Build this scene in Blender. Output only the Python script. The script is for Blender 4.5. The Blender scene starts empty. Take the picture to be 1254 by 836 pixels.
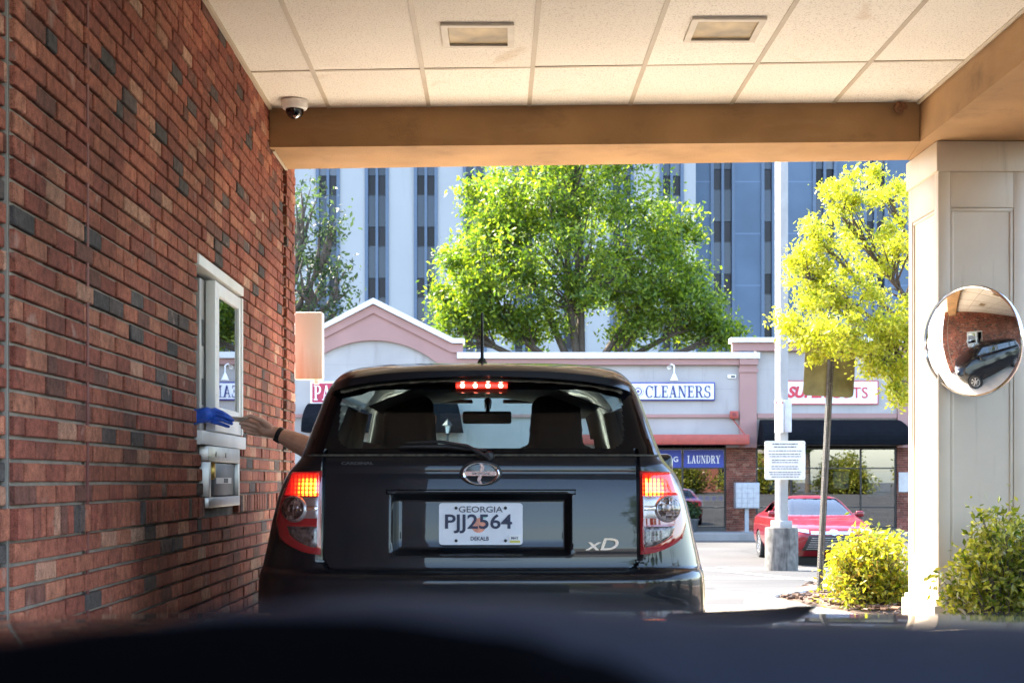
import bpy, bmesh, math, random
import numpy as np
from mathutils import Vector, Matrix, noise
R=math.radians
random.seed(7)
scene=bpy.context.scene
COL=scene.collection
F=1741.0; PX0=627.0; PY0=587.0; CAMZ=1.1
TH=R(0.69)                       # heading of the drive-through lane
def P(px,py,d): return Vector(((px-PX0)/F*d, d, CAMZ+(PY0-py)/F*d))
def X(px,d): return (px-PX0)/F*d
def Z(py,d): return CAMZ+(PY0-py)/F*d

# ------------------------------------------------------------------ materials
MATS={}
def nt(m):
    m.use_nodes=True
    return m.node_tree.nodes, m.node_tree.links
def mat(name,col,rough=.5,metal=0.,var=.15,scale=6.,bump=0.,bscale=60.,spec=.5,coat=0.,sheen=0.,rvar=.0,emit=None,es=0.):
    if name in MATS: return MATS[name]
    m=bpy.data.materials.new(name); MATS[name]=m
    N,L=nt(m); b=N['Principled BSDF']
    b.inputs['Roughness'].default_value=rough; b.inputs['Metallic'].default_value=metal
    b.inputs['Specular IOR Level'].default_value=spec
    b.inputs['Coat Weight'].default_value=coat; b.inputs['Coat Roughness'].default_value=.03
    tc=N.new('ShaderNodeTexCoord')
    nz=N.new('ShaderNodeTexNoise'); nz.inputs['Scale'].default_value=scale; nz.inputs['Detail'].default_value=6
    L.new(tc.outputs['Object'],nz.inputs['Vector'])
    mr=N.new('ShaderNodeMapRange'); mr.inputs['From Min'].default_value=.3; mr.inputs['From Max'].default_value=.7
    mr.inputs['To Min'].default_value=1-var; mr.inputs['To Max'].default_value=1+var
    L.new(nz.outputs['Fac'],mr.inputs['Value'])
    mx=N.new('ShaderNodeMix'); mx.data_type='RGBA'; mx.blend_type='MULTIPLY'; mx.inputs['Factor'].default_value=1
    mx.inputs[6].default_value=(*col,1); L.new(mr.outputs[0],mx.inputs[7]); L.new(mx.outputs[2],b.inputs['Base Color'])
    if rvar>0:
        r2=N.new('ShaderNodeMapRange'); r2.inputs['From Min'].default_value=.35; r2.inputs['From Max'].default_value=.65
        r2.inputs['To Min'].default_value=max(0,rough-rvar); r2.inputs['To Max'].default_value=min(1,rough+rvar)
        L.new(nz.outputs['Fac'],r2.inputs['Value']); L.new(r2.outputs[0],b.inputs['Roughness'])
    if bump>0:
        n2=N.new('ShaderNodeTexNoise'); n2.inputs['Scale'].default_value=bscale; n2.inputs['Detail'].default_value=4
        L.new(tc.outputs['Object'],n2.inputs['Vector'])
        bp=N.new('ShaderNodeBump'); bp.inputs['Strength'].default_value=bump; bp.inputs['Distance'].default_value=.01
        L.new(n2.outputs['Fac'],bp.inputs['Height']); L.new(bp.outputs[0],b.inputs['Normal'])
    if emit:
        b.inputs['Emission Color'].default_value=(*emit,1); b.inputs['Emission Strength'].default_value=es
    return m
def glass(name,tint,refl=.08,rough=.0,frosty=0.):
    if name in MATS: return MATS[name]
    m=bpy.data.materials.new(name); MATS[name]=m
    N,L=nt(m); N.remove(N['Principled BSDF']); out=N['Material Output']
    t=N.new('ShaderNodeBsdfTransparent'); t.inputs[0].default_value=(*tint,1)
    g=N.new('ShaderNodeBsdfGlossy'); g.inputs['Roughness'].default_value=rough
    lw=N.new('ShaderNodeLayerWeight'); lw.inputs['Blend'].default_value=.5
    pw_=N.new('ShaderNodeMath'); pw_.operation='POWER'; pw_.inputs[1].default_value=5; L.new(lw.outputs['Facing'],pw_.inputs[0])
    fr=N.new('ShaderNodeMath'); fr.operation='MULTIPLY_ADD'; fr.inputs[1].default_value=.95; fr.inputs[2].default_value=.045; L.new(pw_.outputs[0],fr.inputs[0])
    ad=N.new('ShaderNodeMath'); ad.operation='ADD'; ad.inputs[1].default_value=refl; ad.use_clamp=True
    L.new(fr.outputs[0],ad.inputs[0])
    mx=N.new('ShaderNodeMixShader'); L.new(ad.outputs[0],mx.inputs[0]); L.new(t.outputs[0],mx.inputs[1]); L.new(g.outputs[0],mx.inputs[2])
    L.new(mx.outputs[0],out.inputs[0]); return m
def leafmat(name,cols,trans,rough=.45):
    if name in MATS: return MATS[name]
    m=bpy.data.materials.new(name); MATS[name]=m
    N,L=nt(m); N.remove(N['Principled BSDF']); out=N['Material Output']
    g=N.new('ShaderNodeNewGeometry'); cr=N.new('ShaderNodeValToRGB')
    el=cr.color_ramp.elements
    el[0].position=0; el[0].color=(*cols[0],1); el[1].position=1; el[1].color=(*cols[-1],1)
    for i,c in enumerate(cols[1:-1]):
        e=el.new((i+1)/(len(cols)-1)); e.color=(*c,1)
    L.new(g.outputs['Random Per Island'],cr.inputs[0])
    d=N.new('ShaderNodeBsdfPrincipled'); d.inputs['Roughness'].default_value=rough
    L.new(cr.outputs[0],d.inputs['Base Color'])
    t=N.new('ShaderNodeBsdfTranslucent')
    mu=N.new('ShaderNodeMix'); mu.data_type='RGBA'; mu.blend_type='MULTIPLY'; mu.inputs['Factor'].default_value=1
    mu.inputs[7].default_value=(*trans,1); L.new(cr.outputs[0],mu.inputs[6]); L.new(mu.outputs[2],t.inputs[0])
    mx=N.new('ShaderNodeMixShader'); mx.inputs[0].default_value=.5
    L.new(d.outputs[0],mx.inputs[1]); L.new(t.outputs[0],mx.inputs[2]); L.new(mx.outputs[0],out.inputs[0])
    return m

# ------------------------------------------------------------------ mesh building
class MB:
    def __init__(s): s.v=[]; s.f=[]; s.m=[]
    def add(s,vs,fs,mi=0):
        o=len(s.v); s.v.extend([tuple(v) for v in vs]); s.f.extend([tuple(i+o for i in f) for f in fs]); s.m.extend([mi]*len(fs))
    def box(s,x0,x1,y0,y1,z0,z1,mi=0,bev=0.,M=None):
        if bev>0:
            bm=bmesh.new(); bmesh.ops.create_cube(bm,size=1)
            bmesh.ops.scale(bm,vec=(x1-x0,y1-y0,z1-z0),verts=bm.verts)
            bmesh.ops.translate(bm,vec=((x0+x1)/2,(y0+y1)/2,(z0+z1)/2),verts=bm.verts)
            bmesh.ops.bevel(bm,geom=bm.edges[:],offset=bev,segments=2,affect='EDGES',profile=.5)
            if M: bmesh.ops.transform(bm,matrix=M,verts=bm.verts)
            s.bm(bm,mi); return
        vs=[Vector(p) for p in [(x0,y0,z0),(x1,y0,z0),(x1,y1,z0),(x0,y1,z0),(x0,y0,z1),(x1,y0,z1),(x1,y1,z1),(x0,y1,z1)]]
        if M: vs=[M@v for v in vs]
        s.add(vs,[(0,3,2,1),(4,5,6,7),(0,1,5,4),(1,2,6,5),(2,3,7,6),(3,0,4,7)],mi)
    def bm(s,bm,mi=0):
        bm.verts.index_update(); s.add([v.co for v in bm.verts],[[v.index for v in f.verts] for f in bm.faces],mi); bm.free()
    def prism(s,poly,axis,a,b,mi=0):
        # poly: list of 2D points; axis 'y': (x,z) ; 'z': (x,y) ; 'x': (y,z)
        def mk(p,t):
            return {'y':(p[0],t,p[1]),'z':(p[0],p[1],t),'x':(t,p[0],p[1])}[axis]
        n=len(poly); vs=[mk(p,a) for p in poly]+[mk(p,b) for p in poly]
        fs=[tuple(range(n)),tuple(range(2*n-1,n-1,-1))]+[(i,i+n,(i+1)%n+n,(i+1)%n) for i in range(n)]
        bm=bmesh.new(); bv=[bm.verts.new(v) for v in vs]
        for f in fs:
            try: bm.faces.new([bv[i] for i in f])
            except ValueError: pass
        bmesh.ops.recalc_face_normals(bm,faces=bm.faces); s.bm(bm,mi)
    def tube(s,pts,rs,n=8,mi=0,cap=True):
        pts=[Vector(p) for p in pts]
        if not hasattr(rs,'__len__'): rs=[rs]*len(pts)
        vs=[];fs=[]; up=None
        for i,p in enumerate(pts):
            t=(pts[min(i+1,len(pts)-1)]-pts[max(i-1,0)])
            t=t.normalized() if t.length>1e-9 else Vector((0,0,1))
            if up is None:
                up=Vector((0,0,1)) if abs(t.z)<.9 else Vector((1,0,0))
            a=t.cross(up)
            if a.length<1e-6: a=t.cross(Vector((0,1,0)))
            a.normalize(); b=a.cross(t).normalized(); up=b
            for k in range(n):
                an=2*math.pi*k/n; vs.append(p+(a*math.cos(an)+b*math.sin(an))*rs[i])
        for i in range(len(pts)-1):
            for k in range(n): fs.append((i*n+k,i*n+(k+1)%n,(i+1)*n+(k+1)%n,(i+1)*n+k))
        if cap: fs.append(tuple(range(n-1,-1,-1))); fs.append(tuple((len(pts)-1)*n+k for k in range(n)))
        s.add(vs,fs,mi)
    def lathe(s,prof,n=24,mi=0,M=None):
        vs=[];fs=[]
        for r,z in prof:
            for k in range(n):
                a=2*math.pi*k/n; v=Vector((r*math.cos(a),r*math.sin(a),z)); vs.append(M@v if M else v)
        for i in range(len(prof)-1):
            for k in range(n): fs.append((i*n+k,i*n+(k+1)%n,(i+1)*n+(k+1)%n,(i+1)*n+k))
        s.add(vs,fs,mi)
    def capsule(s,p0,r0,p1,r1,n=14):
        p0=Vector(p0);p1=Vector(p1);t=(p1-p0); L=t.length; q=t.to_track_quat('Z','Y').to_matrix().to_4x4() if L>1e-6 else Matrix()
        M=Matrix.Translation(p0)@q; prof=[]
        for i in range(0,7): a=math.pi/2*(1-i/6); prof.append((max(1e-5,r0*math.cos(a)),-r0*math.sin(a)))
        for i in range(0,7): a=math.pi/2*(i/6); prof.append((max(1e-5,r1*math.cos(a)),L+r1*math.sin(a)))
        s.lathe(prof,n,0,M)
    def grid(s,rows,mi=0,closed=False):
        o=len(s.v); nr=len(rows); nc=len(rows[0])
        vs=[p for r in rows for p in r]; fs=[]
        for i in range(nr-1):
            for k in range(nc if closed else nc-1): fs.append((i*nc+k,i*nc+(k+1)%nc,(i+1)*nc+(k+1)%nc,(i+1)*nc+k))
        s.add(vs,fs,mi)
    def build(s,name,mats,parent=None,smooth=None,xf=None):
        me=bpy.data.meshes.new(name); me.from_pydata(s.v,[],s.f); me.update()
        if not isinstance(mats,(list,tuple)): mats=[mats]
        for m in mats: me.materials.append(m)
        if any(s.m): me.polygons.foreach_set('material_index',s.m)
        if smooth is not None:
            me.polygons.foreach_set('use_smooth',[True]*len(me.polygons))
            me.set_sharp_from_angle(angle=R(smooth))
        o=bpy.data.objects.new(name,me); COL.objects.link(o)
        if parent: o.parent=parent
        if xf is not None: o.matrix_local=xf
        return o
def tag(o,label=None,cat=None,group=None,kind=None):
    if label: o['label']=label
    if cat: o['category']=cat
    if group: o['group']=group
    if kind: o['kind']=kind
    return o
def empty(name,loc,rz=0,label=None,cat=None,group=None):
    o=bpy.data.objects.new(name,None); COL.objects.link(o); o.location=loc; o.rotation_euler=(0,0,rz); o.empty_display_size=.1
    return tag(o,label,cat,group)
def dup(root,loc,rz,label,group=None,cat=None,scale=None):
    def cp(o,par):
        c=o.copy(); COL.objects.link(c)
        if par: c.parent=par
        for ch in [q for q in bpy.data.objects if q.parent==o]: cp(ch,c)
        return c
    r=cp(root,None); r.location=loc; r.rotation_euler=(0,0,rz)
    if scale: r.scale=(scale,)*3 if not hasattr(scale,'__len__') else scale
    return tag(r,label,cat,group)
def eval_mesh(o):
    dg=bpy.context.evaluated_depsgraph_get(); dg.update()
    me=bpy.data.meshes.new_from_object(o.evaluated_get(dg)); return me
def remesh(mb,name,m,parent=None,voxel=.006,it=6):
    o=mb.build(name,m,None)
    r=o.modifiers.new('r','REMESH'); r.mode='VOXEL'; r.voxel_size=voxel; r.use_smooth_shade=True
    if it:
        sm=o.modifiers.new('s','SMOOTH'); sm.iterations=it; sm.factor=.5
    me=eval_mesh(o); o.modifiers.clear(); old=o.data; o.data=me; bpy.data.meshes.remove(old)
    if not me.materials: me.materials.append(m)
    me.polygons.foreach_set('use_smooth',[True]*len(me.polygons))
    if parent: o.parent=parent
    return o
FACE=Matrix(((1,0,0,0),(0,0,-1,0),(0,1,0,0),(0,0,0,1)))   # text plane -> faces -Y
def text(name,s,w,h,center,m,parent=None,depth=.004,M=None,bold=0.,shear=0.):
    cu=bpy.data.curves.new(name,'FONT'); cu.body=s; cu.align_x='LEFT'; cu.offset=bold; cu.shear=shear; cu.extrude=.02
    cu.resolution_u=4
    o=bpy.data.objects.new(name,cu); COL.objects.link(o); me=eval_mesh(o); bpy.data.objects.remove(o); bpy.data.curves.remove(cu)
    co=np.zeros(len(me.vertices)*3); me.vertices.foreach_get('co',co); co=co.reshape(-1,3)
    mn=co.min(0); mx=co.max(0); co=(co-(mn+mx)/2)/(mx-mn)*np.array([w,h,depth])
    me.vertices.foreach_set('co',co.ravel()); me.transform(FACE)
    if M: me.transform(M)
    me.transform(Matrix.Translation(center)); me.materials.clear(); me.materials.append(m)
    ob=bpy.data.objects.new(name,me); COL.objects.link(ob)
    if parent: ob.parent=parent
    return ob
# serif capitals as polygons in a unit-height cell: list of (polygon) and advance width
def serif_glyph(ch):
    T=.17; t=.07; S=.065; polys=[]
    def box(x0,x1,y0,y1): polys.append([(x0,y0),(x1,y0),(x1,y1),(x0,y1)])
    def ser(x0,x1,y,up): box(x0,x1,y if up else y-S,y+S if up else y)
    def diag(x0,y0,x1,y1,w): polys.append([(x0,y0),(x0+w,y0),(x1+w,y1),(x1,y1)])
    def ring(cx,cy,rx,ry,a0,a1,wx,wy,n=18):
        o=[];i=[]
        for k in range(n+1):
            a=a0+(a1-a0)*k/n; o.append((cx+rx*math.cos(a),cy+ry*math.sin(a))); i.append((cx+(rx-wx)*math.cos(a),cy+(ry-wy)*math.sin(a)))
        for k in range(n): polys.append([o[k],o[k+1],i[k+1],i[k]])
    pi=math.pi
    if ch=='C': ring(.4,.5,.4,.52,R(42),R(318),.17,.07); box(.66,.72,.62,.96); return polys,.76
    if ch=='L': box(.1,.1+T,0,1); ser(0,.38,1,False); box(0,.62,0,S+.01); polys.append([(.56,0),(.64,0),(.66,.3),(.62,.3)]); return polys,.68
    if ch=='E':
        box(.1,.1+T,0,1); box(0,.62,0,S+.01); box(0,.6,1-S-.01,1); box(.2,.48,.48,.55)
        polys.append([(.58,0),(.64,0),(.67,.28),(.63,.28)]); polys.append([(.56,1),(.62,1),(.63,.74),(.59,.74)]); box(.45,.5,.38,.65); return polys,.7
    if ch=='A': diag(.1,0,.36,1,.07); diag(.56,0,.32,1,T); box(.18,.6,.3,.37); ser(0,.28,0,True); ser(.48,.84,0,True); return polys,.84
    if ch=='N': box(.1,.17,0,1); box(.66,.73,0,1); diag(.6,0,.1,1,.16); ser(0,.28,0,True); ser(0,.2,1,False); ser(.55,.84,1,False); return polys,.86
    if ch=='R':
        box(.1,.1+T,0,1); ser(0,.38,0,True); box(0,.4,1-S,1); box(.2,.42,.46,.53); ring(.4,.73,.28,.27,-pi/2,pi/2,.16,.07); diag(.6,0,.36,.5,.17); ser(.58,.86,0,True); return polys,.84
    if ch=='S':
        ring(.33,.74,.29,.28,R(30),R(270),.15,.07); ring(.33,.26,.31,.28,R(-150),R(90),.15,.08)
        box(.54,.6,.66,.98); box(.03,.09,.02,.34); return polys,.68
    if ch=='U': box(.1,.1+T,.3,1); box(.63,.7,.3,1); ring(.4,.32,.3,.34,pi,2*pi,.15,.08); ser(0,.38,1,False); ser(.5,.84,1,False); return polys,.84
    if ch=='D': box(.1,.1+T,0,1); box(0,.4,0,S); box(0,.4,1-S,1); ring(.36,.5,.42,.5,-pi/2,pi/2,.17,.07); return polys,.84
    if ch=='Y': box(.34,.34+T,0,.5); diag(.34,.46,.06,1,.18); diag(.42,.46,.68,1,.07); ser(.22,.62,0,True); ser(0,.34,1,False); ser(.54,.84,1,False); return polys,.82
    if ch=='P': box(.1,.1+T,0,1); ser(0,.38,0,True); box(0,.4,1-S,1); box(.2,.42,.42,.49); ring(.4,.71,.3,.29,-pi/2,pi/2,.17,.07); return polys,.74
    return [],.4
def serif_text(name,s,x0,x1,y,z0,z1,m,parent=None,depth=.02):
    gl=[serif_glyph(c) for c in s]; tot=sum(g[1] for g in gl)+.06*(len(s)-1); k=(x1-x0)/tot; mb=MB(); cx=x0; h=z1-z0; j=0
    for polys,adv in gl:
        for p in polys:
            j+=1; e=.0004*(j%7)
            mb.prism([(cx+q[0]*k,z0+q[1]*h) for q in p],'y',y-depth-e,y)
        cx+=(adv+.06)*k
    return mb.build(name,m,parent)

def streaks(m,col,amt,sc=(7,7,.6),lo=.58,hi=.75):
    N,L=nt(m); b=N['Principled BSDF']; src=b.inputs['Base Color'].links[0].from_socket
    tc=N.new('ShaderNodeTexCoord'); mp=N.new('ShaderNodeMapping'); mp.inputs['Scale'].default_value=sc; L.new(tc.outputs['Object'],mp.inputs[0])
    n=N.new('ShaderNodeTexNoise'); n.inputs['Scale'].default_value=1; n.inputs['Detail'].default_value=5; n.inputs['Roughness'].default_value=.65; L.new(mp.outputs[0],n.inputs[0])
    r=N.new('ShaderNodeMapRange'); r.inputs['From Min'].default_value=lo; r.inputs['From Max'].default_value=hi; r.inputs['To Max'].default_value=amt; L.new(n.outputs[0],r.inputs[0])
    mx=N.new('ShaderNodeMix'); mx.data_type='RGBA'; L.new(r.outputs[0],mx.inputs[0]); L.new(src,mx.inputs[6]); mx.inputs[7].default_value=(*col,1); L.new(mx.outputs[2],b.inputs['Base Color'])
    return m
# common materials
black_trim=mat('black trim plastic',(.012,.012,.013),.45,var=.3,scale=20,bump=.05,bscale=200)
chrome=mat('chrome',(.75,.76,.78),.12,1.,var=.05)
alu=mat('brushed aluminium',(.55,.54,.52),.38,1.,var=.12,scale=12,bump=.03,bscale=120)
white_alu=mat('white enamelled aluminium',(.74,.73,.70),.4,var=.07,scale=5)
steel=mat('galvanised steel',(.36,.35,.33),.5,.7,var=.25,scale=25)
white_paint=mat('white paint',(.78,.77,.75),.45,var=.06,scale=4,bump=.03,bscale=30)
conc=mat('old concrete',(.42,.40,.37),.9,var=.28,scale=3,bump=.25,bscale=40)
dark_void=mat('dark interior',(.015,.015,.017),.9,var=.3,scale=2)

# ------------------------------------------------------------------ world, sun, camera
AZ=R(-50); EL=R(48)
w=bpy.data.worlds.new('World'); scene.world=w; w.use_nodes=True
N=w.node_tree.nodes; L=w.node_tree.links; bg=N['Background']
sky=N.new('ShaderNodeTexSky'); sky.sky_type='NISHITA'; sky.sun_disc=False; sky.sun_elevation=EL; sky.sun_rotation=AZ%(2*math.pi)
sky.air_density=1.; sky.dust_density=1.5; sky.ozone_density=1.
L.new(sky.outputs[0],bg.inputs[0]); bg.inputs[1].default_value=.15
sl=bpy.data.lights.new('sun','SUN'); sl.energy=3.7; sl.angle=R(.53); sl.color=(1,.91,.77)
so=bpy.data.objects.new('sun',sl); COL.objects.link(so); so.location=(-20,20,30)
S=Vector((math.sin(AZ)*math.cos(EL),math.cos(AZ)*math.cos(EL),math.sin(EL)))
so.rotation_euler=(-S).to_track_quat('-Z','Y').to_euler()
cd=bpy.data.cameras.new('camera'); cam=bpy.data.objects.new('camera',cd); COL.objects.link(cam); scene.camera=cam
cam.location=(0,0,CAMZ); cam.rotation_euler=(R(90),0,0)
cd.sensor_width=36; cd.lens=F/1254*36; cd.shift_y=(PY0-418)/1254; cd.shift_x=0
cd.clip_start=.05; cd.clip_end=2000
cd.dof.use_dof=True; cd.dof.focus_distance=7.5; cd.dof.aperture_fstop=9
scene.view_settings.view_transform='Standard'; scene.view_settings.look='None'; scene.view_settings.gamma=1
scene.view_settings.exposure=3.1
scene.render.engine='CYCLES'
scene.cycles.max_bounces=10; scene.cycles.diffuse_bounces=5; scene.cycles.glossy_bounces=5; scene.cycles.transparent_max_bounces=24
scene.cycles.caustics_reflective=False; scene.cycles.caustics_refractive=False
scene.cycles.sample_clamp_indirect=6
try: scene.cycles.use_denoising=True
except Exception: pass

# ------------------------------------------------------------------ ground
GZ=[(-400,0),(11,0),(23,-.367),(29,-.70),(44,-.735),(700,-.735)]
def gz(y):
    for (a,za),(b,zb) in zip(GZ,GZ[1:]):
        if a<=y<=b: return za+(zb-za)*(y-a)/(b-a)
    return GZ[-1][1]
def ground_mat():
    m=bpy.data.materials.new('worn asphalt'); N,L=nt(m); b=N['Principled BSDF']; b.inputs['Roughness'].default_value=.9
    tc=N.new('ShaderNodeTexCoord')
    a=N.new('ShaderNodeTexNoise'); a.inputs['Scale'].default_value=.35; a.inputs['Detail'].default_value=8; L.new(tc.outputs['Object'],a.inputs[0])
    f=N.new('ShaderNodeTexNoise'); f.inputs['Scale'].default_value=90; f.inputs['Detail'].default_value=3; L.new(tc.outputs['Object'],f.inputs[0])
    v=N.new('ShaderNodeTexVoronoi'); v.feature='DISTANCE_TO_EDGE'; v.inputs['Scale'].default_value=.3; L.new(tc.outputs['Object'],v.inputs[0])
    cr=N.new('ShaderNodeValToRGB'); cr.color_ramp.elements[0].position=.3; cr.color_ramp.elements[0].color=(.026,.0245,.023,1)
    cr.color_ramp.elements[1].position=.7; cr.color_ramp.elements[1].color=(.062,.058,.054,1); L.new(a.outputs[0],cr.inputs[0])
    r2=N.new('ShaderNodeMapRange'); r2.inputs['From Min'].default_value=.3; r2.inputs['From Max'].default_value=.7; r2.inputs['To Min'].default_value=.75; r2.inputs['To Max'].default_value=1.25; L.new(f.outputs[0],r2.inputs[0])
    r3=N.new('ShaderNodeMapRange'); r3.inputs['From Min'].default_value=.004; r3.inputs['From Max'].default_value=.012; r3.inputs['To Min'].default_value=.45; r3.inputs['To Max'].default_value=1; L.new(v.outputs['Distance'],r3.inputs[0])
    mu=N.new('ShaderNodeMath'); mu.operation='MULTIPLY'; L.new(r2.outputs[0],mu.inputs[0]); L.new(r3.outputs[0],mu.inputs[1])
    mx=N.new('ShaderNodeMix'); mx.data_type='RGBA'; mx.blend_type='MULTIPLY'; mx.inputs[0].default_value=1; L.new(cr.outputs[0],mx.inputs[6]); L.new(mu.outputs[0],mx.inputs[7]); L.new(mx.outputs[2],b.inputs['Base Color'])
    bp=N.new('ShaderNodeBump'); bp.inputs['Strength'].default_value=.3; bp.inputs['Distance'].default_value=.006; L.new(f.outputs[0],bp.inputs['Height']); L.new(bp.outputs[0],b.inputs['Normal'])
    return m
asph=ground_mat()
mb=MB(); mb.grid([[(x,y,z) for x in (-500,-60,-20,20,60,500)] for y,z in GZ]); tag(mb.build('ground',asph),kind='structure')
mb=MB()   # concrete drive lane under the canopy
mb.grid([[(x,y,gz(y)+.004) for x in (-1.55,2.3)] for y in (-14,0,11,13.2)])
lane_conc=mat('lane concrete',(.64,.55,.43),.85,var=.18,scale=1.2,bump=.2,bscale=60)
tag(mb.build('drive_lane',lane_conc),kind='structure')
mb=MB(); mb.grid([[(x,y,gz(y)+.004) for x in (-16,-8,-1.56)] for y in (9.9,11,16,20)])
tag(mb.build('added_bounce_paving',lane_conc),kind='structure')  # unseen pale paving, added to bounce warm light onto canopy and wall
paint=mat('faded road paint',(.72,.71,.68),.8,var=.2,scale=9)
mb=MB()
def gstrip(mb,a,b,wd,lift=.008):
    a=Vector(a);b=Vector(b); n=max(2,int((b-a).length/1.5)); t=(b-a).normalized(); nn=Vector((-t.y,t.x))*wd/2; rows=[]
    for i in range(n+1):
        p=a.lerp(b,i/n); l=p+nn; r=p-nn; rows.append([(l.x,l.y,gz(l.y)+lift),(r.x,r.y,gz(r.y)+lift)])
    mb.grid(rows)
gstrip(mb,(2.7,26.5),(4.6,15.5),.12); gstrip(mb,(4.2,29.2),(9,18),.12)
for k in range(6): gstrip(mb,(-14+k*2.75,43.0),(-14+k*2.75,38),.11)
gstrip(mb,(1.5,19.5),(14,19.2),.12)
tag(mb.build('road_markings',paint),kind='structure')
# planter island by the pillar
isl=[(2.05,12.35),(2.55,13.3),(3.4,14.9),(5.2,16.2),(8.5,16.4),(9.5,14),(9.3,8),(8.9,3),(4.2,2.2),(2.75,3.0),(2.55,6.0),(2.45,8.3),(2.3,9.6),(2.0,10.8),(1.93,11.6)]
def smooth_poly(p,n=5):
    out=[];m=len(p)
    for i in range(m):
        p0,p1,p2,p3=[Vector(p[(i+k-1)%m]) for k in range(4)]
        for k in range(n):
            t=k/n; out.append(.5*((2*p1)+(p2-p0)*t+(2*p0-5*p1+4*p2-p3)*t*t+(3*p1-p0-3*p2+p3)*t**3))
    return out
ip=smooth_poly(isl); c=Vector((5.5,9.5))
def inset(p,d):
    out=[]; n=len(p)
    for i in range(n):
        t=(p[(i+1)%n]-p[i-1]).normalized(); nn=Vector((-t.y,t.x))
        if nn.dot(c-p[i])<0: nn=-nn
        out.append(p[i]+nn*d)
    return out
mb=MB(); rows=[]
for d,h in ((-.01,-.1),(0,.10),(.03,.14),(.24,.15),(.25,.05)):
    rows.append([(q.x,q.y,gz(q.y)+h) for q in inset(ip,d)])
mb.grid(rows,closed=True)
curbm=mat('pale kerb concrete',(.58,.55,.50),.85,var=.18,scale=4,bump=.25,bscale=50)  # even pale concrete colour
tag(mb.build('kerb',curbm,smooth=50),kind='structure')
mb=MB(); q=inset(ip,.22); mb.add([(v.x,v.y,gz(v.y)+.12) for v in q],[tuple(range(len(q)))])
soil=mat('mulch soil',(.12,.075,.05),.95,var=.5,scale=30,bump=.6,bscale=60)
tag(mb.build('planting_bed',soil),kind='structure')
mb=MB()   # bark chips
for i in range(2600):
    x=random.uniform(2.3,6.2); y=random.uniform(9.3,15.6)
    if not (x-2.1>abs(y-11.8)*.32): continue
    s=random.uniform(.012,.035); M=Matrix.Translation((x,y,gz(y)+.125+s*.3))@Matrix.Rotation(random.uniform(0,6),4,'Z')@Matrix.Rotation(random.uniform(-.6,.6),4,'X')
    mb.box(-s,s,-s*.5,s*.5,-s*.25,s*.25,M=M)
bark=leafmat('bark chips',[(.10,.05,.03),(.28,.17,.11),(.42,.30,.22)],(.02,.01,.01))
tag(mb.build('bark_mulch',bark),'brown bark chips scattered over the planting bed','mulch',kind='stuff')

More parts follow.
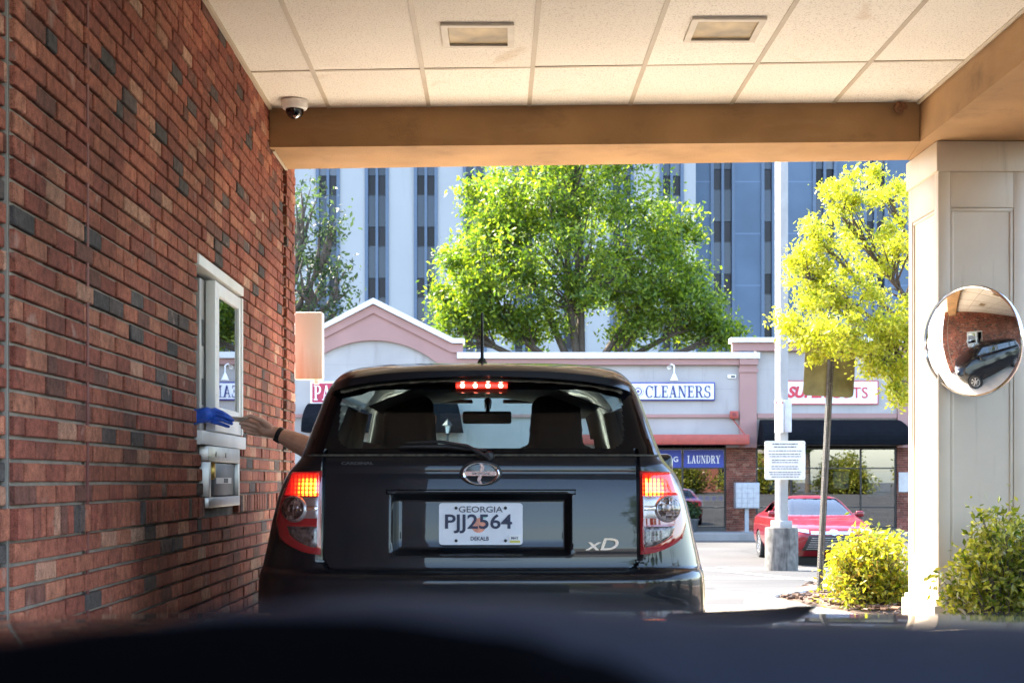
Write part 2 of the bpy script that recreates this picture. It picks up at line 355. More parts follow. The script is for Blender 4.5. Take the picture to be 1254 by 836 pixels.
# ------------------------------------------------------------------ brick building on the left
def brick_mat(name,stops,rand=True):
    m=bpy.data.materials.new(name); N,L=nt(m); b=N['Principled BSDF']; b.inputs['Roughness'].default_value=.88; b.inputs['Specular IOR Level'].default_value=.25
    g=N.new('ShaderNodeNewGeometry'); cr=N.new('ShaderNodeValToRGB'); cr.color_ramp.interpolation='CONSTANT'
    e=cr.color_ramp.elements
    while len(e)>1: e.remove(e[0])
    e[0].position=0; e[0].color=(*stops[0][1],1)
    for p,cc in stops[1:]:
        k=e.new(p); k.color=(*cc,1)
    L.new(g.outputs['Random Per Island'],cr.inputs[0])
    tc=N.new('ShaderNodeTexCoord')
    a=N.new('ShaderNodeTexNoise'); a.inputs['Scale'].default_value=26; a.inputs['Detail'].default_value=7; a.inputs['Roughness'].default_value=.7; L.new(tc.outputs['Object'],a.inputs[0])
    b2=N.new('ShaderNodeTexNoise'); b2.inputs['Scale'].default_value=1.3; b2.inputs['Detail'].default_value=4; L.new(tc.outputs['Object'],b2.inputs[0])
    f=N.new('ShaderNodeTexNoise'); f.inputs['Scale'].default_value=260; f.inputs['Detail'].default_value=2; L.new(tc.outputs['Object'],f.inputs[0])
    r1=N.new('ShaderNodeMapRange'); r1.inputs['From Min'].default_value=.3; r1.inputs['From Max'].default_value=.7; r1.inputs['To Min'].default_value=.5; r1.inputs['To Max'].default_value=1.5; L.new(a.outputs[0],r1.inputs[0])
    r2=N.new('ShaderNodeMapRange'); r2.inputs['From Min'].default_value=.35; r2.inputs['From Max'].default_value=.65; r2.inputs['To Min'].default_value=.62; r2.inputs['To Max'].default_value=1.25; L.new(b2.outputs[0],r2.inputs[0])
    r3=N.new('ShaderNodeMapRange'); r3.inputs['From Min'].default_value=.3; r3.inputs['From Max'].default_value=.5; r3.inputs['To Min'].default_value=.35; r3.inputs['To Max'].default_value=1.; L.new(f.outputs[0],r3.inputs[0])
    m1=N.new('ShaderNodeMath'); m1.operation='MULTIPLY'; L.new(r1.outputs[0],m1.inputs[0]); L.new(r2.outputs[0],m1.inputs[1])
    m2=N.new('ShaderNodeMath'); m2.operation='MULTIPLY'; L.new(m1.outputs[0],m2.inputs[0]); L.new(r3.outputs[0],m2.inputs[1])
    mx=N.new('ShaderNodeMix'); mx.data_type='RGBA'; mx.blend_type='MULTIPLY'; mx.inputs[0].default_value=1; L.new(cr.outputs[0],mx.inputs[6]); L.new(m2.outputs[0],mx.inputs[7])
    # pale lime bloom on some bricks
    lb=N.new('ShaderNodeTexNoise'); lb.inputs['Scale'].default_value=9; lb.inputs['Detail'].default_value=3; L.new(tc.outputs['Object'],lb.inputs[0])
    r4=N.new('ShaderNodeMapRange'); r4.inputs['From Min'].default_value=.66; r4.inputs['From Max'].default_value=.76; r4.inputs['To Max'].default_value=.55; L.new(lb.outputs[0],r4.inputs[0])
    m3=N.new('ShaderNodeMix'); m3.data_type='RGBA'; L.new(r4.outputs[0],m3.inputs[0]); L.new(mx.outputs[2],m3.inputs[6]); m3.inputs[7].default_value=(.38,.26,.21,1)
    L.new(m3.outputs[2],b.inputs['Base Color'])
    ad=N.new('ShaderNodeMath'); ad.operation='ADD'; L.new(a.outputs[0],ad.inputs[0]); L.new(f.outputs[0],ad.inputs[1])
    bp=N.new('ShaderNodeBump'); bp.inputs['Strength'].default_value=.5; bp.inputs['Distance'].default_value=.006; L.new(ad.outputs[0],bp.inputs['Height']); L.new(bp.outputs[0],b.inputs['Normal'])
    return m
BR=[(0,(.29,.095,.06)),(.14,(.33,.115,.07)),(.28,(.25,.075,.05)),(.44,(.30,.098,.06)),(.58,(.215,.07,.048)),(.68,(.36,.14,.085)),(.76,(.16,.068,.05)),(.82,(.38,.19,.125)),(.87,(.26,.085,.055)),(.925,(.105,.078,.07)),(.95,(.42,.245,.17)),(.975,(.08,.068,.064))]
brick=brick_mat('red face brick',BR)
mortar=mat('mortar',(.27,.225,.18),.95,var=.25,scale=10,bump=.4,bscale=120)
WX=-1.39; WY0=-3.0; WY1=9.83; CH=.0677
bld=empty('brick_building',(0,0,0),TH,'red brick building along the left side with a service window','building')
WIN=(6.66,7.83,1.265,2.155)
rr=random.Random(3)
def brick_box(mb,x,y0,y1,z0,z1,th=.03,nrm=(1,0)):
    # a brick with softened front arris on the plane x, facing +x  (or facing -y / +y when nrm says so)
    c=.0035; j=rr.uniform(-.004,.004); xf=x+j; a=rr.uniform(-.0012,.0012)
    vs=[(x-th,y0,z0),(x-th,y1,z0),(x-th,y1,z1),(x-th,y0,z1),
        (xf-c,y0,z0+a),(xf-c,y1,z0-a),(xf-c,y1,z1-a),(xf-c,y0,z1+a),
        (xf,y0+c,z0+c+a),(xf,y1-c,z0+c-a),(xf,y1-c,z1-c-a),(xf,y0+c,z1-c+a)]
    fs=[(0,1,5,4),(1,2,6,5),(2,3,7,6),(3,0,4,7),(4,5,9,8),(5,6,10,9),(6,7,11,10),(7,4,8,11),(8,9,10,11)]
    mb.add(vs,fs)
def course_wall(mb,x,y0,y1,z0,z1,skip=None,rowlock=None,half=0):
    z=z0;i=0
    while z<z1-.02:
        if rowlock and abs(z-rowlock)<CH*.5:
            h=.1; y=y0
            while y<y1-.01:
                e=min(y+.0677,y1); blk=skip and skip(y,e,z,z+h)
                if not blk: brick_box(mb,x+.012+rr.uniform(-.003,.003),y+.004,e-.004,z+.004,z+h-.004)
                y=e
            z+=h; i+=1; continue
        y=y0-(.1015 if (i+half)%2 else 0)-rr.uniform(0,.012)
        while y<y1-.005:
            Lb=.2032 if rr.random()>.1 else .1016
            a=max(y,y0); e=min(y+Lb,y1)
            if y1-e<.03: e=y1
            if e-a>.02:
                segs=[(a,e)]
                if skip:
                    s=skip(a,e,z,z+CH)
                    segs=s if s is not None and s is not True else ([] if s is True else segs)
                for (p,q) in segs:
                    if q-p>.02: brick_box(mb,x,p+.006,q-.006,z+.006,z+CH-.006)
            y=e if e<y+Lb else y+Lb
        z+=CH; i+=1
def skipw(a,e,z0,z1):
    # openings: window and drawer
    for (y0,y1,q0,q1) in (WIN,(6.78,7.6,.965,1.265)):
        if z1>q0+.012 and z0<q1-.012 and e>y0 and a<y1:
            out=[]
            if a<y0: out.append((a,y0))
            if e>y1: out.append((y1,e))
            return out or True
    return None
ZB=0.92-13*CH
mb=MB()
course_wall(mb,WX,4.131,9.36,ZB,3.43,skipw,rowlock=.92)
course_wall(mb,WX-.022,WY0,4.128,ZB,3.43,None,rowlock=.92,half=1)
course_wall(mb,WX+.012,9.42,WY1,ZB,3.43,None,rowlock=.92,half=1)
w1=mb.build('wall',brick,bld)
# end return of the wall (faces +y) in larger boxes of brick
mb=MB()
z=ZB;i=0
while z<3.4:
    x=WX-.0; k=0
    off=.1 if i%2 else .2032
    xa=WX+.012
    while xa>WX-1.2:
        xb=xa-off; off=.2032
        mb.box(xb+.0045,xa-.0045,WY1-.03,WY1+.002,z+.0045,z+CH-.0045); xa=xb
    z+=CH;i+=1
mb.build('end_wall',brick,bld)
# mortar backing (with the opening left free) and toothed quoin
mb=MB()
def back(y0,y1,z0,z1,x): mb.box(x-.26,x-.017,y0,y1,z0,z1)
y0,y1,q0,q1=WIN
back(4.136,6.78,0,q0,WX); back(7.6,9.38,0,q0,WX); back(6.78,7.6,0,.965,WX)
back(4.136,y0,q0,q1,WX); back(y1,9.38,q0,q1,WX); back(4.136,9.38,q1,3.6,WX)
back(9.38,9.43,0,3.6,WX-.04); back(9.43,WY1-.004,0,3.6,WX+.012); back(WY0,4.136,0,3.6,WX-.0223)
mb.build('mortar_bed',mortar,bld)
# sealant joint and white caulk line
mb=MB(); mb.box(WX-.005,WX+.0015,4.862,4.884,0,3.39); mb.build('sealant_joint',mat('red sealant',(.17,.055,.045),.7,var=.15),bld)
mb=MB(); mb.box(WX-.036,WX-.019,4.1255,4.1308,0,3.39); mb.build('caulk_line',mat('grey caulk',(.30,.27,.23),.8),bld)
# upper wall, roof and rooms behind
up=mat('upper brick field',(.22,.075,.05),.9,var=.3,scale=8,bump=.3)
mb=MB(); mb.box(-14,WX-.02,WY0,WY1-.01,3.6,5.4); mb.box(-14,WX+.03,WY0,WY1+.03,5.4,5.52); mb.build('parapet',up,bld)
mb=MB()
mb.box(-14,-13.8,WY0,WY1,0,3.6); mb.box(-14,WX-.27,WY0,WY0+.2,0,3.6); mb.box(-14,WX-.27,WY1-.24,WY1-.05,0,3.6)
mb.box(-14,WX-.27,WY0,WY1-.05,3.4,3.6)
mb.build('back_wall',up,bld)
mb=MB(); mb.box(-13.8,WX-.27,WY0+.2,WY1-.25,.02,.05); mb.build('floor',mat('shop floor',(.25,.24,.22),.5),bld)
mb=MB(); mb.box(-3.6,-3.5,4.4,9.5,0,3.4); mb.box(-3.5,-1.66,9.0,9.1,0,3.4); mb.box(-3.5,-1.66,4.4,4.5,0,3.4); mb.build('partition',mat('office wall',(.16,.15,.14),.8),bld)
# service window
fr=MB(); xo=WX+.02
def fbox(y0,y1,z0,z1,d0=-.12,d1=.02,mi=0,m=fr,bev=.004): m.box(WX+d0,WX+d1,y0,y1,z0,z1,mi,bev)
y0,y1,q0,q1=WIN
fbox(y0,y1,q1-.050,q1,-.12,.010); fbox(y0,y1,q0,q0+.066,-.12,.022); fbox(y1-.035,y1,q0+.076,q1-.063,-.12,.008); fbox(y0,y0+.006,q0+.076,q1-.063,-.12,-.035)
win=fr.build('service_window',white_alu,bld,smooth=35)
sf=MB()
ys=7.09
fbox(ys,ys+.10,q0+.077,q1-.064,-.05,.0,m=sf); fbox(7.745,7.793,q0+.077,q1-.064,-.05,.0,m=sf)
fbox(ys+.101,7.744,q1-.13,q1-.065,-.05,-.001,m=sf); fbox(ys+.101,7.744,q0+.078,q0+.20,-.05,-.001,m=sf)
for k in range(6): sf.lathe([(0.0001,.0),(.007,.001),(.008,-.003)],8,0,Matrix.Translation((WX+.0015,ys+.036,q0+.14+k*.12))@Matrix.Rotation(R(90),4,'Y'))
sf.build('sash',white_alu,win,smooth=35)
gp=MB(); gp.box(WX-.018,WX-.012,ys+.09,7.75,q0+.19,q1-.12); gp.build('pane',glass('service window glass',(.35,.38,.36),.38),win)
jb=MB(); fbox(6.985,7.20,q0+.077,q1-.064,-.10,-.056,m=jb); jb.build('jamb',mat('grey anodised jamb',(.36,.34,.32),.5,.3,var=.15),win,smooth=35)
for zz in (1.47,1.76):
    jb=MB(); jb.box(WX-.058,WX-.052,7.03,7.065,zz,zz+.13,bev=.002); jb.build('latch_plate',black_trim,win)
# transaction drawer
dr=MB(); a,b_,c0,c1=6.78,7.6,.965,1.262
dr.box(WX-.1,WX+.03,a,b_,c1-.075,c1,bev=.004); dr.box(WX-.1,WX+.03,a,b_,c0,c0+.05,bev=.004); dr.box(WX-.1,WX+.03,a,a+.05,c0+.051,c1-.076,bev=.003); dr.box(WX-.1,WX+.03,b_-.05,b_,c0+.051,c1-.076,bev=.003)
dw=dr.build('transaction_drawer',mat('stainless steel',(.42,.40,.37),.38,1.,var=.12,scale=15),bld,smooth=35)
dr=MB(); dr.box(WX-.06,WX+.012,a+.2,b_-.055,c0+.055,c1-.08,bev=.004); dr.build('drawer_door',mat('grey drawer door',(.10,.10,.10),.4,.5,var=.2),dw,smooth=35)
dr=MB(); dr.box(WX-.06,WX-.02,a+.052,a+.195,c0+.055,c1-.08); dr.build('drawer_recess',dark_void,dw)
dr=MB(); dr.lathe([(.0001,.03),(.018,.03),(.022,.015),(.022,-.01)],16,0,Matrix.Translation((WX-.0,a+.15,c1-.12))@Matrix.Rotation(R(90),4,'Y')@Matrix.Diagonal((2.,1,1,1)))
dr.build('latch_knob',mat('brass knob',(.55,.36,.09),.35,.8),dw,smooth=40)
dr=MB(); dr.box(WX+.012,WX+.0145,a+.26,b_-.16,c0+.115,c0+.145); dr.build('drawer_label',white_paint,dw)
dr=MB(); dr.box(WX+.0145,WX+.016,a+.46,a+.56,c0+.119,c0+.141); dr.build('label_print',mat('dark label print',(.05,.05,.05),.6),dw)
for yy in (6.95,7.2):
    dr=MB(); dr.lathe([(.0001,.004),(.012,.003),(.014,0)],12,0,Matrix.Translation((WX+.031,yy,c1-.04))@Matrix.Rotation(R(90),4,'Y')); dr.build('screw',steel,dw)

# ------------------------------------------------------------------ canopy
can=empty('drive_through_canopy',(0,0,0),0,'tan stucco canopy with white tiled ceiling over the drive-through lane','canopy')
CZ=CAMZ+2.29; BZ=CAMZ+2.05
def fwd(x,y,dy): return Vector((x-dy*math.tan(TH),y+dy))
cross=Vector((1,-.0567)); fw=Vector((-math.tan(TH),1.0))
O=Vector((-.489+.0122*6.8-.0122*7.91,7.91))          # a grid node on the ceiling: seam at px 517,row y=83
O=Vector((X(517,7.91+.03),7.94))
def node(i,j): return O+cross*(.617*i)+fw*(1.22*j)
def tile_mat():
    m=bpy.data.materials.new('acoustic ceiling tile'); N,L=nt(m); b=N['Principled BSDF']; b.inputs['Roughness'].default_value=.95
    tc=N.new('ShaderNodeTexCoord')
    v=N.new('ShaderNodeTexNoise'); v.inputs['Scale'].default_value=112; v.inputs['Detail'].default_value=3; v.inputs['Roughness'].default_value=.6; L.new(tc.outputs['Object'],v.inputs[0])
    r=N.new('ShaderNodeMapRange'); r.inputs['From Min'].default_value=.55; r.inputs['From Max'].default_value=.64; r.inputs['To Min'].default_value=0; r.inputs['To Max'].default_value=.62; L.new(v.outputs[0],r.inputs[0])
    n=N.new('ShaderNodeTexNoise'); n.inputs['Scale'].default_value=1.1; n.inputs['Detail'].default_value=5; L.new(tc.outputs['Object'],n.inputs[0])
    cr=N.new('ShaderNodeValToRGB'); cr.color_ramp.elements[0].position=.3; cr.color_ramp.elements[0].color=(.82,.77,.68,1); cr.color_ramp.elements[1].position=.7; cr.color_ramp.elements[1].color=(.90,.86,.78,1); L.new(n.outputs[0],cr.inputs[0])
    mx=N.new('ShaderNodeMix'); mx.data_type='RGBA'; L.new(r.outputs[0],mx.inputs[0]); L.new(cr.outputs[0],mx.inputs[6]); mx.inputs[7].default_value=(.42,.36,.29,1)
    gi=N.new('ShaderNodeNewGeometry'); ri=N.new('ShaderNodeMapRange'); ri.inputs['To Min'].default_value=.88; ri.inputs['To Max'].default_value=1.06; L.new(gi.outputs['Random Per Island'],ri.inputs[0])
    ws=N.new('ShaderNodeTexNoise'); ws.inputs['Scale'].default_value=1.7; ws.inputs['Detail'].default_value=3; ws.inputs['Distortion'].default_value=1.; L.new(tc.outputs['Object'],ws.inputs[0])
    wr=N.new('ShaderNodeMapRange'); wr.interpolation_type='SMOOTHSTEP'; wr.inputs['From Min'].default_value=.66; wr.inputs['From Max'].default_value=.74; wr.inputs['To Max'].default_value=.35; L.new(ws.outputs[0],wr.inputs[0])
    m2=N.new('ShaderNodeMix'); m2.data_type='RGBA'; L.new(wr.outputs[0],m2.inputs[0]); L.new(mx.outputs[2],m2.inputs[6]); m2.inputs[7].default_value=(.50,.36,.21,1)
    m3=N.new('ShaderNodeMix'); m3.data_type='RGBA'; m3.blend_type='MULTIPLY'; m3.inputs[0].default_value=1; L.new(m2.outputs[2],m3.inputs[6]); L.new(ri.outputs[0],m3.inputs[7])
    L.new(m3.outputs[2],b.inputs['Base Color'])
    bp=N.new('ShaderNodeBump'); bp.inputs['Strength'].default_value=.5; bp.inputs['Distance'].default_value=.004; bp.invert=True; L.new(v.outputs[0],bp.inputs['Height']); L.new(bp.outputs[0],b.inputs['Normal'])
    return m
tilem=tile_mat(); gridm=mat('ceiling grid steel',(.46,.39,.29),.5,var=.08)
stucco=mat('tan stucco',(.335,.195,.086),.9,var=.2,scale=2.2,bump=.35,bscale=130); streaks(stucco,(.13,.075,.04),.55,(2.2,2.2,3.5)); streaks(stucco,(.42,.27,.15),.5,(.9,.9,6.),.52,.7)
mb=MB()
def prism4(mb,pts,z0,z1,mi=0):
    mb.add([(p.x,p.y,z0) for p in pts]+[(p.x,p.y,z1) for p in pts],[(0,1,2,3),(4,7,6,5),(0,4,5,1),(1,5,6,2),(2,6,7,3),(3,7,4,0)],mi)
I0,I1,J0,J1=-3,5,-6,2
for i in range(I0,I1):
    for j in range(J0,J1):
        g=.012; n=[node(i,j)+cross*g+fw*g,node(i+1,j)-cross*g+fw*g,node(i+1,j+1)-cross*g-fw*g,node(i,j+1)+cross*g-fw*g]
        prism4(mb,n,CZ,CZ+.02)
        for q in range(-8,0): x_,y_,z_=mb.v[q]; mb.v[q]=(x_,y_,z_+random.uniform(-.0015,.003))
mb.build('ceiling',tilem,can)
mb=MB()
for i in range(I0,I1+1):
    a=node(i,J0);b=node(i,J1); prism4(mb,[a-cross*.0125,a+cross*.0125,b+cross*.0125,b-cross*.0125],CZ-.004,CZ+.03)
for j in range(J0,J1+1):
    a=node(I0,j);b=node(I1,j); prism4(mb,[a-fw*.012,b-fw*.012,b+fw*.012,a+fw*.012],CZ-.0025,CZ+.028)
mb.build('ceiling_grid',gridm,can)
# beams: front beam and right beam
mb=MB()
fl=Vector((-1.497,8.78)); frr=Vector((2.475,8.63)); fl2=Vector((-1.50,9.40)); fr2=Vector((2.54,9.13))
bm_=[fl,frr,fr2,fl2]; prism4(mb,bm_,BZ,4.3)
mb.build('beam',stucco,can)
mb=MB()
r0=frr+fw*.0; rb=[Vector((2.585,1.0)),Vector((3.5,1.0)),Vector((3.40,9.10)),Vector((2.543,9.128)),Vector((2.478,8.628))]
rb=[frr+Vector((.003,0)),fr2+Vector((.003,0)),Vector((3.45,9.08)),Vector((3.52,1.0)),Vector((2.60,1.0))]
mb.prism([(p.x,p.y) for p in rb],'z',BZ-.002,4.3); mb.build('beam',stucco,can)
mb=MB(); prism4(mb,[Vector((-1.35,.9)),Vector((3.5,.9)),Vector((3.5,1.35)),Vector((-1.35,1.35))],BZ+.003,4.29); mb.build('beam',stucco,can)
mb=MB(); prism4(mb,[Vector((-1.4,1.0)),Vector((3.4,1.0)),Vector((3.35,9.0)),Vector((-1.5,9.2))],4.2,4.32); mb.build('roof',mat('roof membrane',(.4,.4,.4),.9),can)
mb=MB(); M=Matrix.Rotation(TH,4,'Z')
mb.box(WX+.001,WX+.02,1.4,8.75,CZ-.02,CZ+.0,M=M); mb.box(WX+.006,WX+.022,8.86,9.40,BZ-.012,BZ-.003,M=M); mb.build('edge_trim',gridm,can)
# right edge trim
mb=MB(); a=Vector((2.475,8.62)); b=Vector((2.60,1.0)); mb.tube([(a.x-.012,a.y,CZ-.008),(b.x-.012,b.y,CZ-.008)],.011,6); mb.build('edge_trim',gridm,can)
# recessed lights
def ceil_light(px,py,label,s=.185):
    d=F*2.29/(PY0-py); x=X(px,d); t=empty('ceiling_light',(x,d,CZ),0,label,'ceiling light','recessed lights in the canopy ceiling')
    mb=MB(); iw=s*.82
    for a,b,c,e in ((-s,s,-s,-iw),(-s,s,iw,s),(-s,-iw,-iw,iw),(iw,s,-iw,iw)): mb.box(a,b,c,e,-.016,.0)
    mb.build('frame',mat('aged cream frame',(.62,.56,.46),.5,var=.1,scale=9),t)
    mb=MB(); rows=[]
    for k in range(9):
        u=-1+k/4; rows.append([(u*iw,(-1+q/4)*iw,.0+.004-.006*max(0,1-u*u)*max(0,1-(-1+q/4)**2)-.008) for q in range(9)])
    mb.grid(rows); mb.build('lens',lensm,t,smooth=60)
def lens_mat():
    m=mat('amber prismatic lens',(.36,.26,.12),.3,.3,var=.4,scale=7)
    return m
lensm=lens_mat()
ceil_light(585.5,42,'square recessed light in the ceiling nearer the brick wall')
ceil_light(887,35,'square recessed light in the ceiling nearer the white pillar')
# dome security camera
d=8.6; t=empty('security_camera',(X(361,d),d,CZ),0,'white dome security camera on the ceiling near the brick wall','camera')
mb=MB(); mb.lathe([(.0001,0),(.078,0),(.082,-.006),(.08,-.035),(.072,-.05),(.055,-.055)],28); mb.build('housing',white_paint,t,smooth=40)
mb=MB(); mb.lathe([(.055,-.053),(.053,-.075),(.04,-.096),(.02,-.108),(.0001,-.111)],24); mb.build('dome',mat('smoked dome',(.01,.01,.012),.06,spec=.8,var=0),t,smooth=60)
mb=MB(); mb.lathe([(.0001,-.113),(.016,-.108),(.02,-.1)],14,0,Matrix.Translation((.012,-.03,.0))); mb.build('camera_lens',chrome,t,smooth=60)
# wasp nest
mb=MB(); p=P(1100,131,8.6); mb.capsule(p+Vector((0,-.0,0)),.03,p+Vector((.01,0,-.02)),.022); mb.capsule(p+Vector((.03,0,.01)),.018,p+Vector((.045,0,.0)),.014)
nest=remesh(mb,'wasp_nest',mat('mud nest',(.2,.09,.04),.95,var=.4,scale=60,bump=.6,bscale=200),None,.006,1); tag(nest,'small brown mud nest stuck high on the canopy beam','nest')
# white blank sign box on the wall corner; warm bounce gradient put into its colour
t=empty('blank_sign',(X(379,10.0),10.0,0),0,'blank white sign box with painted warm bounce light at the brick wall corner','sign')
def bounce_white():
    m=bpy.data.materials.new('white panel with painted warm bounce'); N,L=nt(m); b=N['Principled BSDF']; b.inputs['Roughness'].default_value=.5
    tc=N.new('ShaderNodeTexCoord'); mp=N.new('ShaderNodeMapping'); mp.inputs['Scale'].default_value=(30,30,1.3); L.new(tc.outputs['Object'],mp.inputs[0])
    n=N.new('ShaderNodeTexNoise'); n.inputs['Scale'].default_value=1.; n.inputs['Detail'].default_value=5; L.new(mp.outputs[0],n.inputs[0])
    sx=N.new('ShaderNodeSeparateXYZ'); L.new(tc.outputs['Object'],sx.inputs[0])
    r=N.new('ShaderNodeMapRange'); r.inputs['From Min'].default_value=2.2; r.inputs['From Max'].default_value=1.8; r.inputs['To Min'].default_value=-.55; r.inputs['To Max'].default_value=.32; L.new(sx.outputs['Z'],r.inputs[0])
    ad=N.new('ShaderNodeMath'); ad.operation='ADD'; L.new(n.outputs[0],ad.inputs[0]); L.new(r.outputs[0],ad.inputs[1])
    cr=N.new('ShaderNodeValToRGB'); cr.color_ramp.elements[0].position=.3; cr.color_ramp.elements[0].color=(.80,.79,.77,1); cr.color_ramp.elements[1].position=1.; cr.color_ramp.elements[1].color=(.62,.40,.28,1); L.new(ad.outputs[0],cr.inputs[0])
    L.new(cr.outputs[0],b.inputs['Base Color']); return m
mb=MB(); mb.box(-.097,.097,-.05,.05,Z(465,10),Z(383,10),bev=.008); mb.build('panel',bounce_white(),t,smooth=35)
mb=MB(); mb.box(-.14,-.09,-.02,.02,Z(440,10),Z(405,10)); mb.build('bracket',white_alu,t); mb=MB(); mb.tube([(.05,0,Z(465,10)-.03),(.05,0,Z(465,10)+.01)],.02,10); mb.build('sensor',white_alu,t)

# ------------------------------------------------------------------ pillar
pil_m=mat('cream painted board',(.56,.475,.37),.5,var=.06,scale=3,bump=.05,bscale=30)
streaks(pil_m,(.26,.20,.14),.45,(14,14,1.2),.60,.78)
d0=8.6; xl=X(1149,d0); Wp=.535; Dp=.6
pil=empty('pillar',(xl,d0,0),R(1.2),'cream panelled square pillar at the right holding up the canopy','pillar')
pt=BZ-.004
mb=MB(); mb.box(.012,Wp-.012,.012,Dp-.012,0,pt-.02)
def trims(mb,axis,sgn):
    # raised rails and stiles on each face, thickness 12 mm
    def put(a0,a1,z0,z1):
        if axis=='f': mb.box(a0,a1,0,.02,z0,z1,bev=.003)
        elif axis=='b': mb.box(a0,a1,Dp-.02,Dp,z0,z1,bev=.003)
        elif axis=='l': mb.box(0,.02,a0,a1,z0,z1,bev=.003)
        else: mb.box(Wp-.02,Wp,a0,a1,z0,z1,bev=.003)
    Wd=Wp if axis in 'fb' else Dp; o=0 if axis in 'fb' else .0205
    put(o,.075,.36,pt-.18); put(Wd-.075,Wd-o,.36,pt-.18)
    put(.0755,Wd-.0755,pt-.40,pt-.181); put(.0755,Wd-.0755,.361,.6)
for a in 'fblr': trims(mb,a,1)
mb.build('shaft',pil_m,pil,smooth=35)
mb=MB()
def mould(mb,a0,a1,z0,z1,f):
    for b in ((a0,a1,z1-.022,z1),(a0,a1,z0,z0+.022),(a0,a0+.022,z0+.0225,z1-.0225),(a1-.022,a1,z0+.0225,z1-.0225)):
        if f: mb.box(b[0],b[1],.004,.03,b[2],b[3],bev=.006)
        else: mb.box(.004,.03,b[0],b[1],b[2],b[3],bev=.006)
mould(mb,.0765,Wp-.0765,.601,pt-.401,True); mould(mb,.0765,Dp-.0765,.601,pt-.401,False)
mb.build('panel_moulding',pil_m,pil,smooth=35)
mb=MB(); mb.box(-.014,Wp+.014,-.014,Dp+.014,pt-.185,pt,bev=.008); mb.build('capital',pil_m,pil,smooth=35)
mb=MB(); mb.box(-.035,Wp+.035,-.035,Dp+.035,.0,.34,bev=.006); mb.box(-.02,Wp+.02,-.02,Dp+.02,.34,.37,bev=.006); mb.build('plinth',pil_m,pil,smooth=35)
# convex mirror
mc=P(1190.5,418,8.42); nrm=Vector((-.77,-.63,-.10)).normalized()
t=empty('convex_mirror',mc,0,'round convex safety mirror with a metal rim mounted on the pillar','mirror')
Mq=nrm.to_track_quat('Z','Y').to_matrix().to_4x4()
rm=.322; Rs=.84; sag=Rs-math.sqrt(Rs*Rs-rm*rm)
mb=MB(); mb.lathe([(max(1e-4,rm*math.sin(k/24*math.pi/2)),math.sqrt(Rs*Rs-(rm*math.sin(k/24*math.pi/2))**2)-Rs+sag) for k in range(25)],64,0,Mq)
mirm=bpy.data.materials.new('mirror silver'); N,L=nt(mirm); b=N['Principled BSDF']; b.inputs['Metallic'].default_value=1; b.inputs['Roughness'].default_value=.02; b.inputs['Base Color'].default_value=(.86,.86,.86,1)
mb.build('mirror_face',mirm,t,smooth=80)
mb=MB(); mb.lathe([(rm-.006,.004),(rm+.002,.01),(rm+.008,.004),(rm+.009,-.012),(rm+.002,-.02),(rm-.02,-.02),(.0001,-.02)],64,0,Mq); mb.build('rim',chrome,t,smooth=50)
mb=MB(); mb.tube([Vector((0,0,0))-nrm*.02,Vector((.08,.13,0)),Vector((.09,.24,0))],.018,10); mb.build('bracket',steel,t,smooth=50)

# ------------------------------------------------------------------ cars: a stack of plan outlines, densely sampled
def pchip(xs,ys,x):
    xs=np.array(xs,float); ys=np.array(ys,float); h=np.diff(xs); dl=np.diff(ys)/h; n=len(xs); d=np.zeros(n)
    for i in range(1,n-1):
        if dl[i-1]*dl[i]>0:
            w1=2*h[i]+h[i-1]; w2=h[i]+2*h[i-1]; d[i]=(w1+w2)/(w1/dl[i-1]+w2/dl[i])
    d[0]=dl[0]; d[-1]=dl[-1]
    i=int(np.clip(np.searchsorted(xs,x)-1,0,n-2)); t=(x-xs[i])/h[i]
    return float((2*t**3-3*t*t+1)*ys[i]+(t**3-2*t*t+t)*h[i]*d[i]+(-2*t**3+3*t*t)*ys[i+1]+(t**3-t*t)*h[i]*d[i+1])
class Car:
    # keys: z,w,xf,vr,Rr,vf,Rf,xff
    def __init__(s,keys,crown=.035,fcrown=.10): s.k=keys; s.zs=[k[0] for k in keys]; s.crown=crown; s.fcrown=fcrown; s.cache={}
    def at(s,z):
        z=min(max(z,s.zs[0]),s.zs[-1]); q=round(z,5)
        if q not in s.cache: s.cache[q]=[pchip(s.zs,[k[i] for k in s.k],z) for i in range(1,8)]
        return s.cache[q]
    def rear_v(s,x,z):
        w,xf,vr,Rr,vf,Rf,xff=s.at(z); a=abs(x); v=vr+s.crown*(min(a,xf)/.6)**2
        if a>xf:
            q=min((a-xf)/max(w-xf,1e-6),.9999); v+=Rr*(1-math.sqrt(1-q*q))
        return v
    def front_v(s,x,z):
        w,xf,vr,Rr,vf,Rf,xff=s.at(z); a=abs(x); v=vf-s.fcrown*(min(a,xff)/.6)**2
        if a>xff:
            q=min((a-xff)/max(w-xff,1e-6),.9999); v-=Rf*(1-math.sqrt(1-q*q))
        return v
    def half(s,z,na,nb,nc,nd,ne):
        w,xf,vr,Rr,vf,Rf,xff=s.at(z); pts=[]
        cr=s.crown; fc=s.fcrown
        for i in range(na): x=xf*i/na; pts.append((x,vr+cr*(x/.6)**2))
        v0=vr+cr*(xf/.6)**2
        for i in range(nb):
            a=math.pi/2*i/nb; pts.append((xf+(w-xf)*math.sin(a),v0+Rr*(1-math.cos(a))))
        va=v0+Rr; vb=vf-fc*(xff/.6)**2-Rf
        for i in range(nc): t=i/nc; pts.append((w,va+(vb-va)*t))
        for i in range(nd):
            a=math.pi/2*(1-i/nd); pts.append((xff+(w-xff)*math.sin(a),vb+Rf*math.cos(a)))
        for i in range(ne+1): x=xff*(1-i/ne); pts.append((x,vf-fc*(x/.6)**2))
        return pts
def sm(a,b,x):
    t=min(max((x-a)/(b-a),0),1); return t*t*(3-2*t)
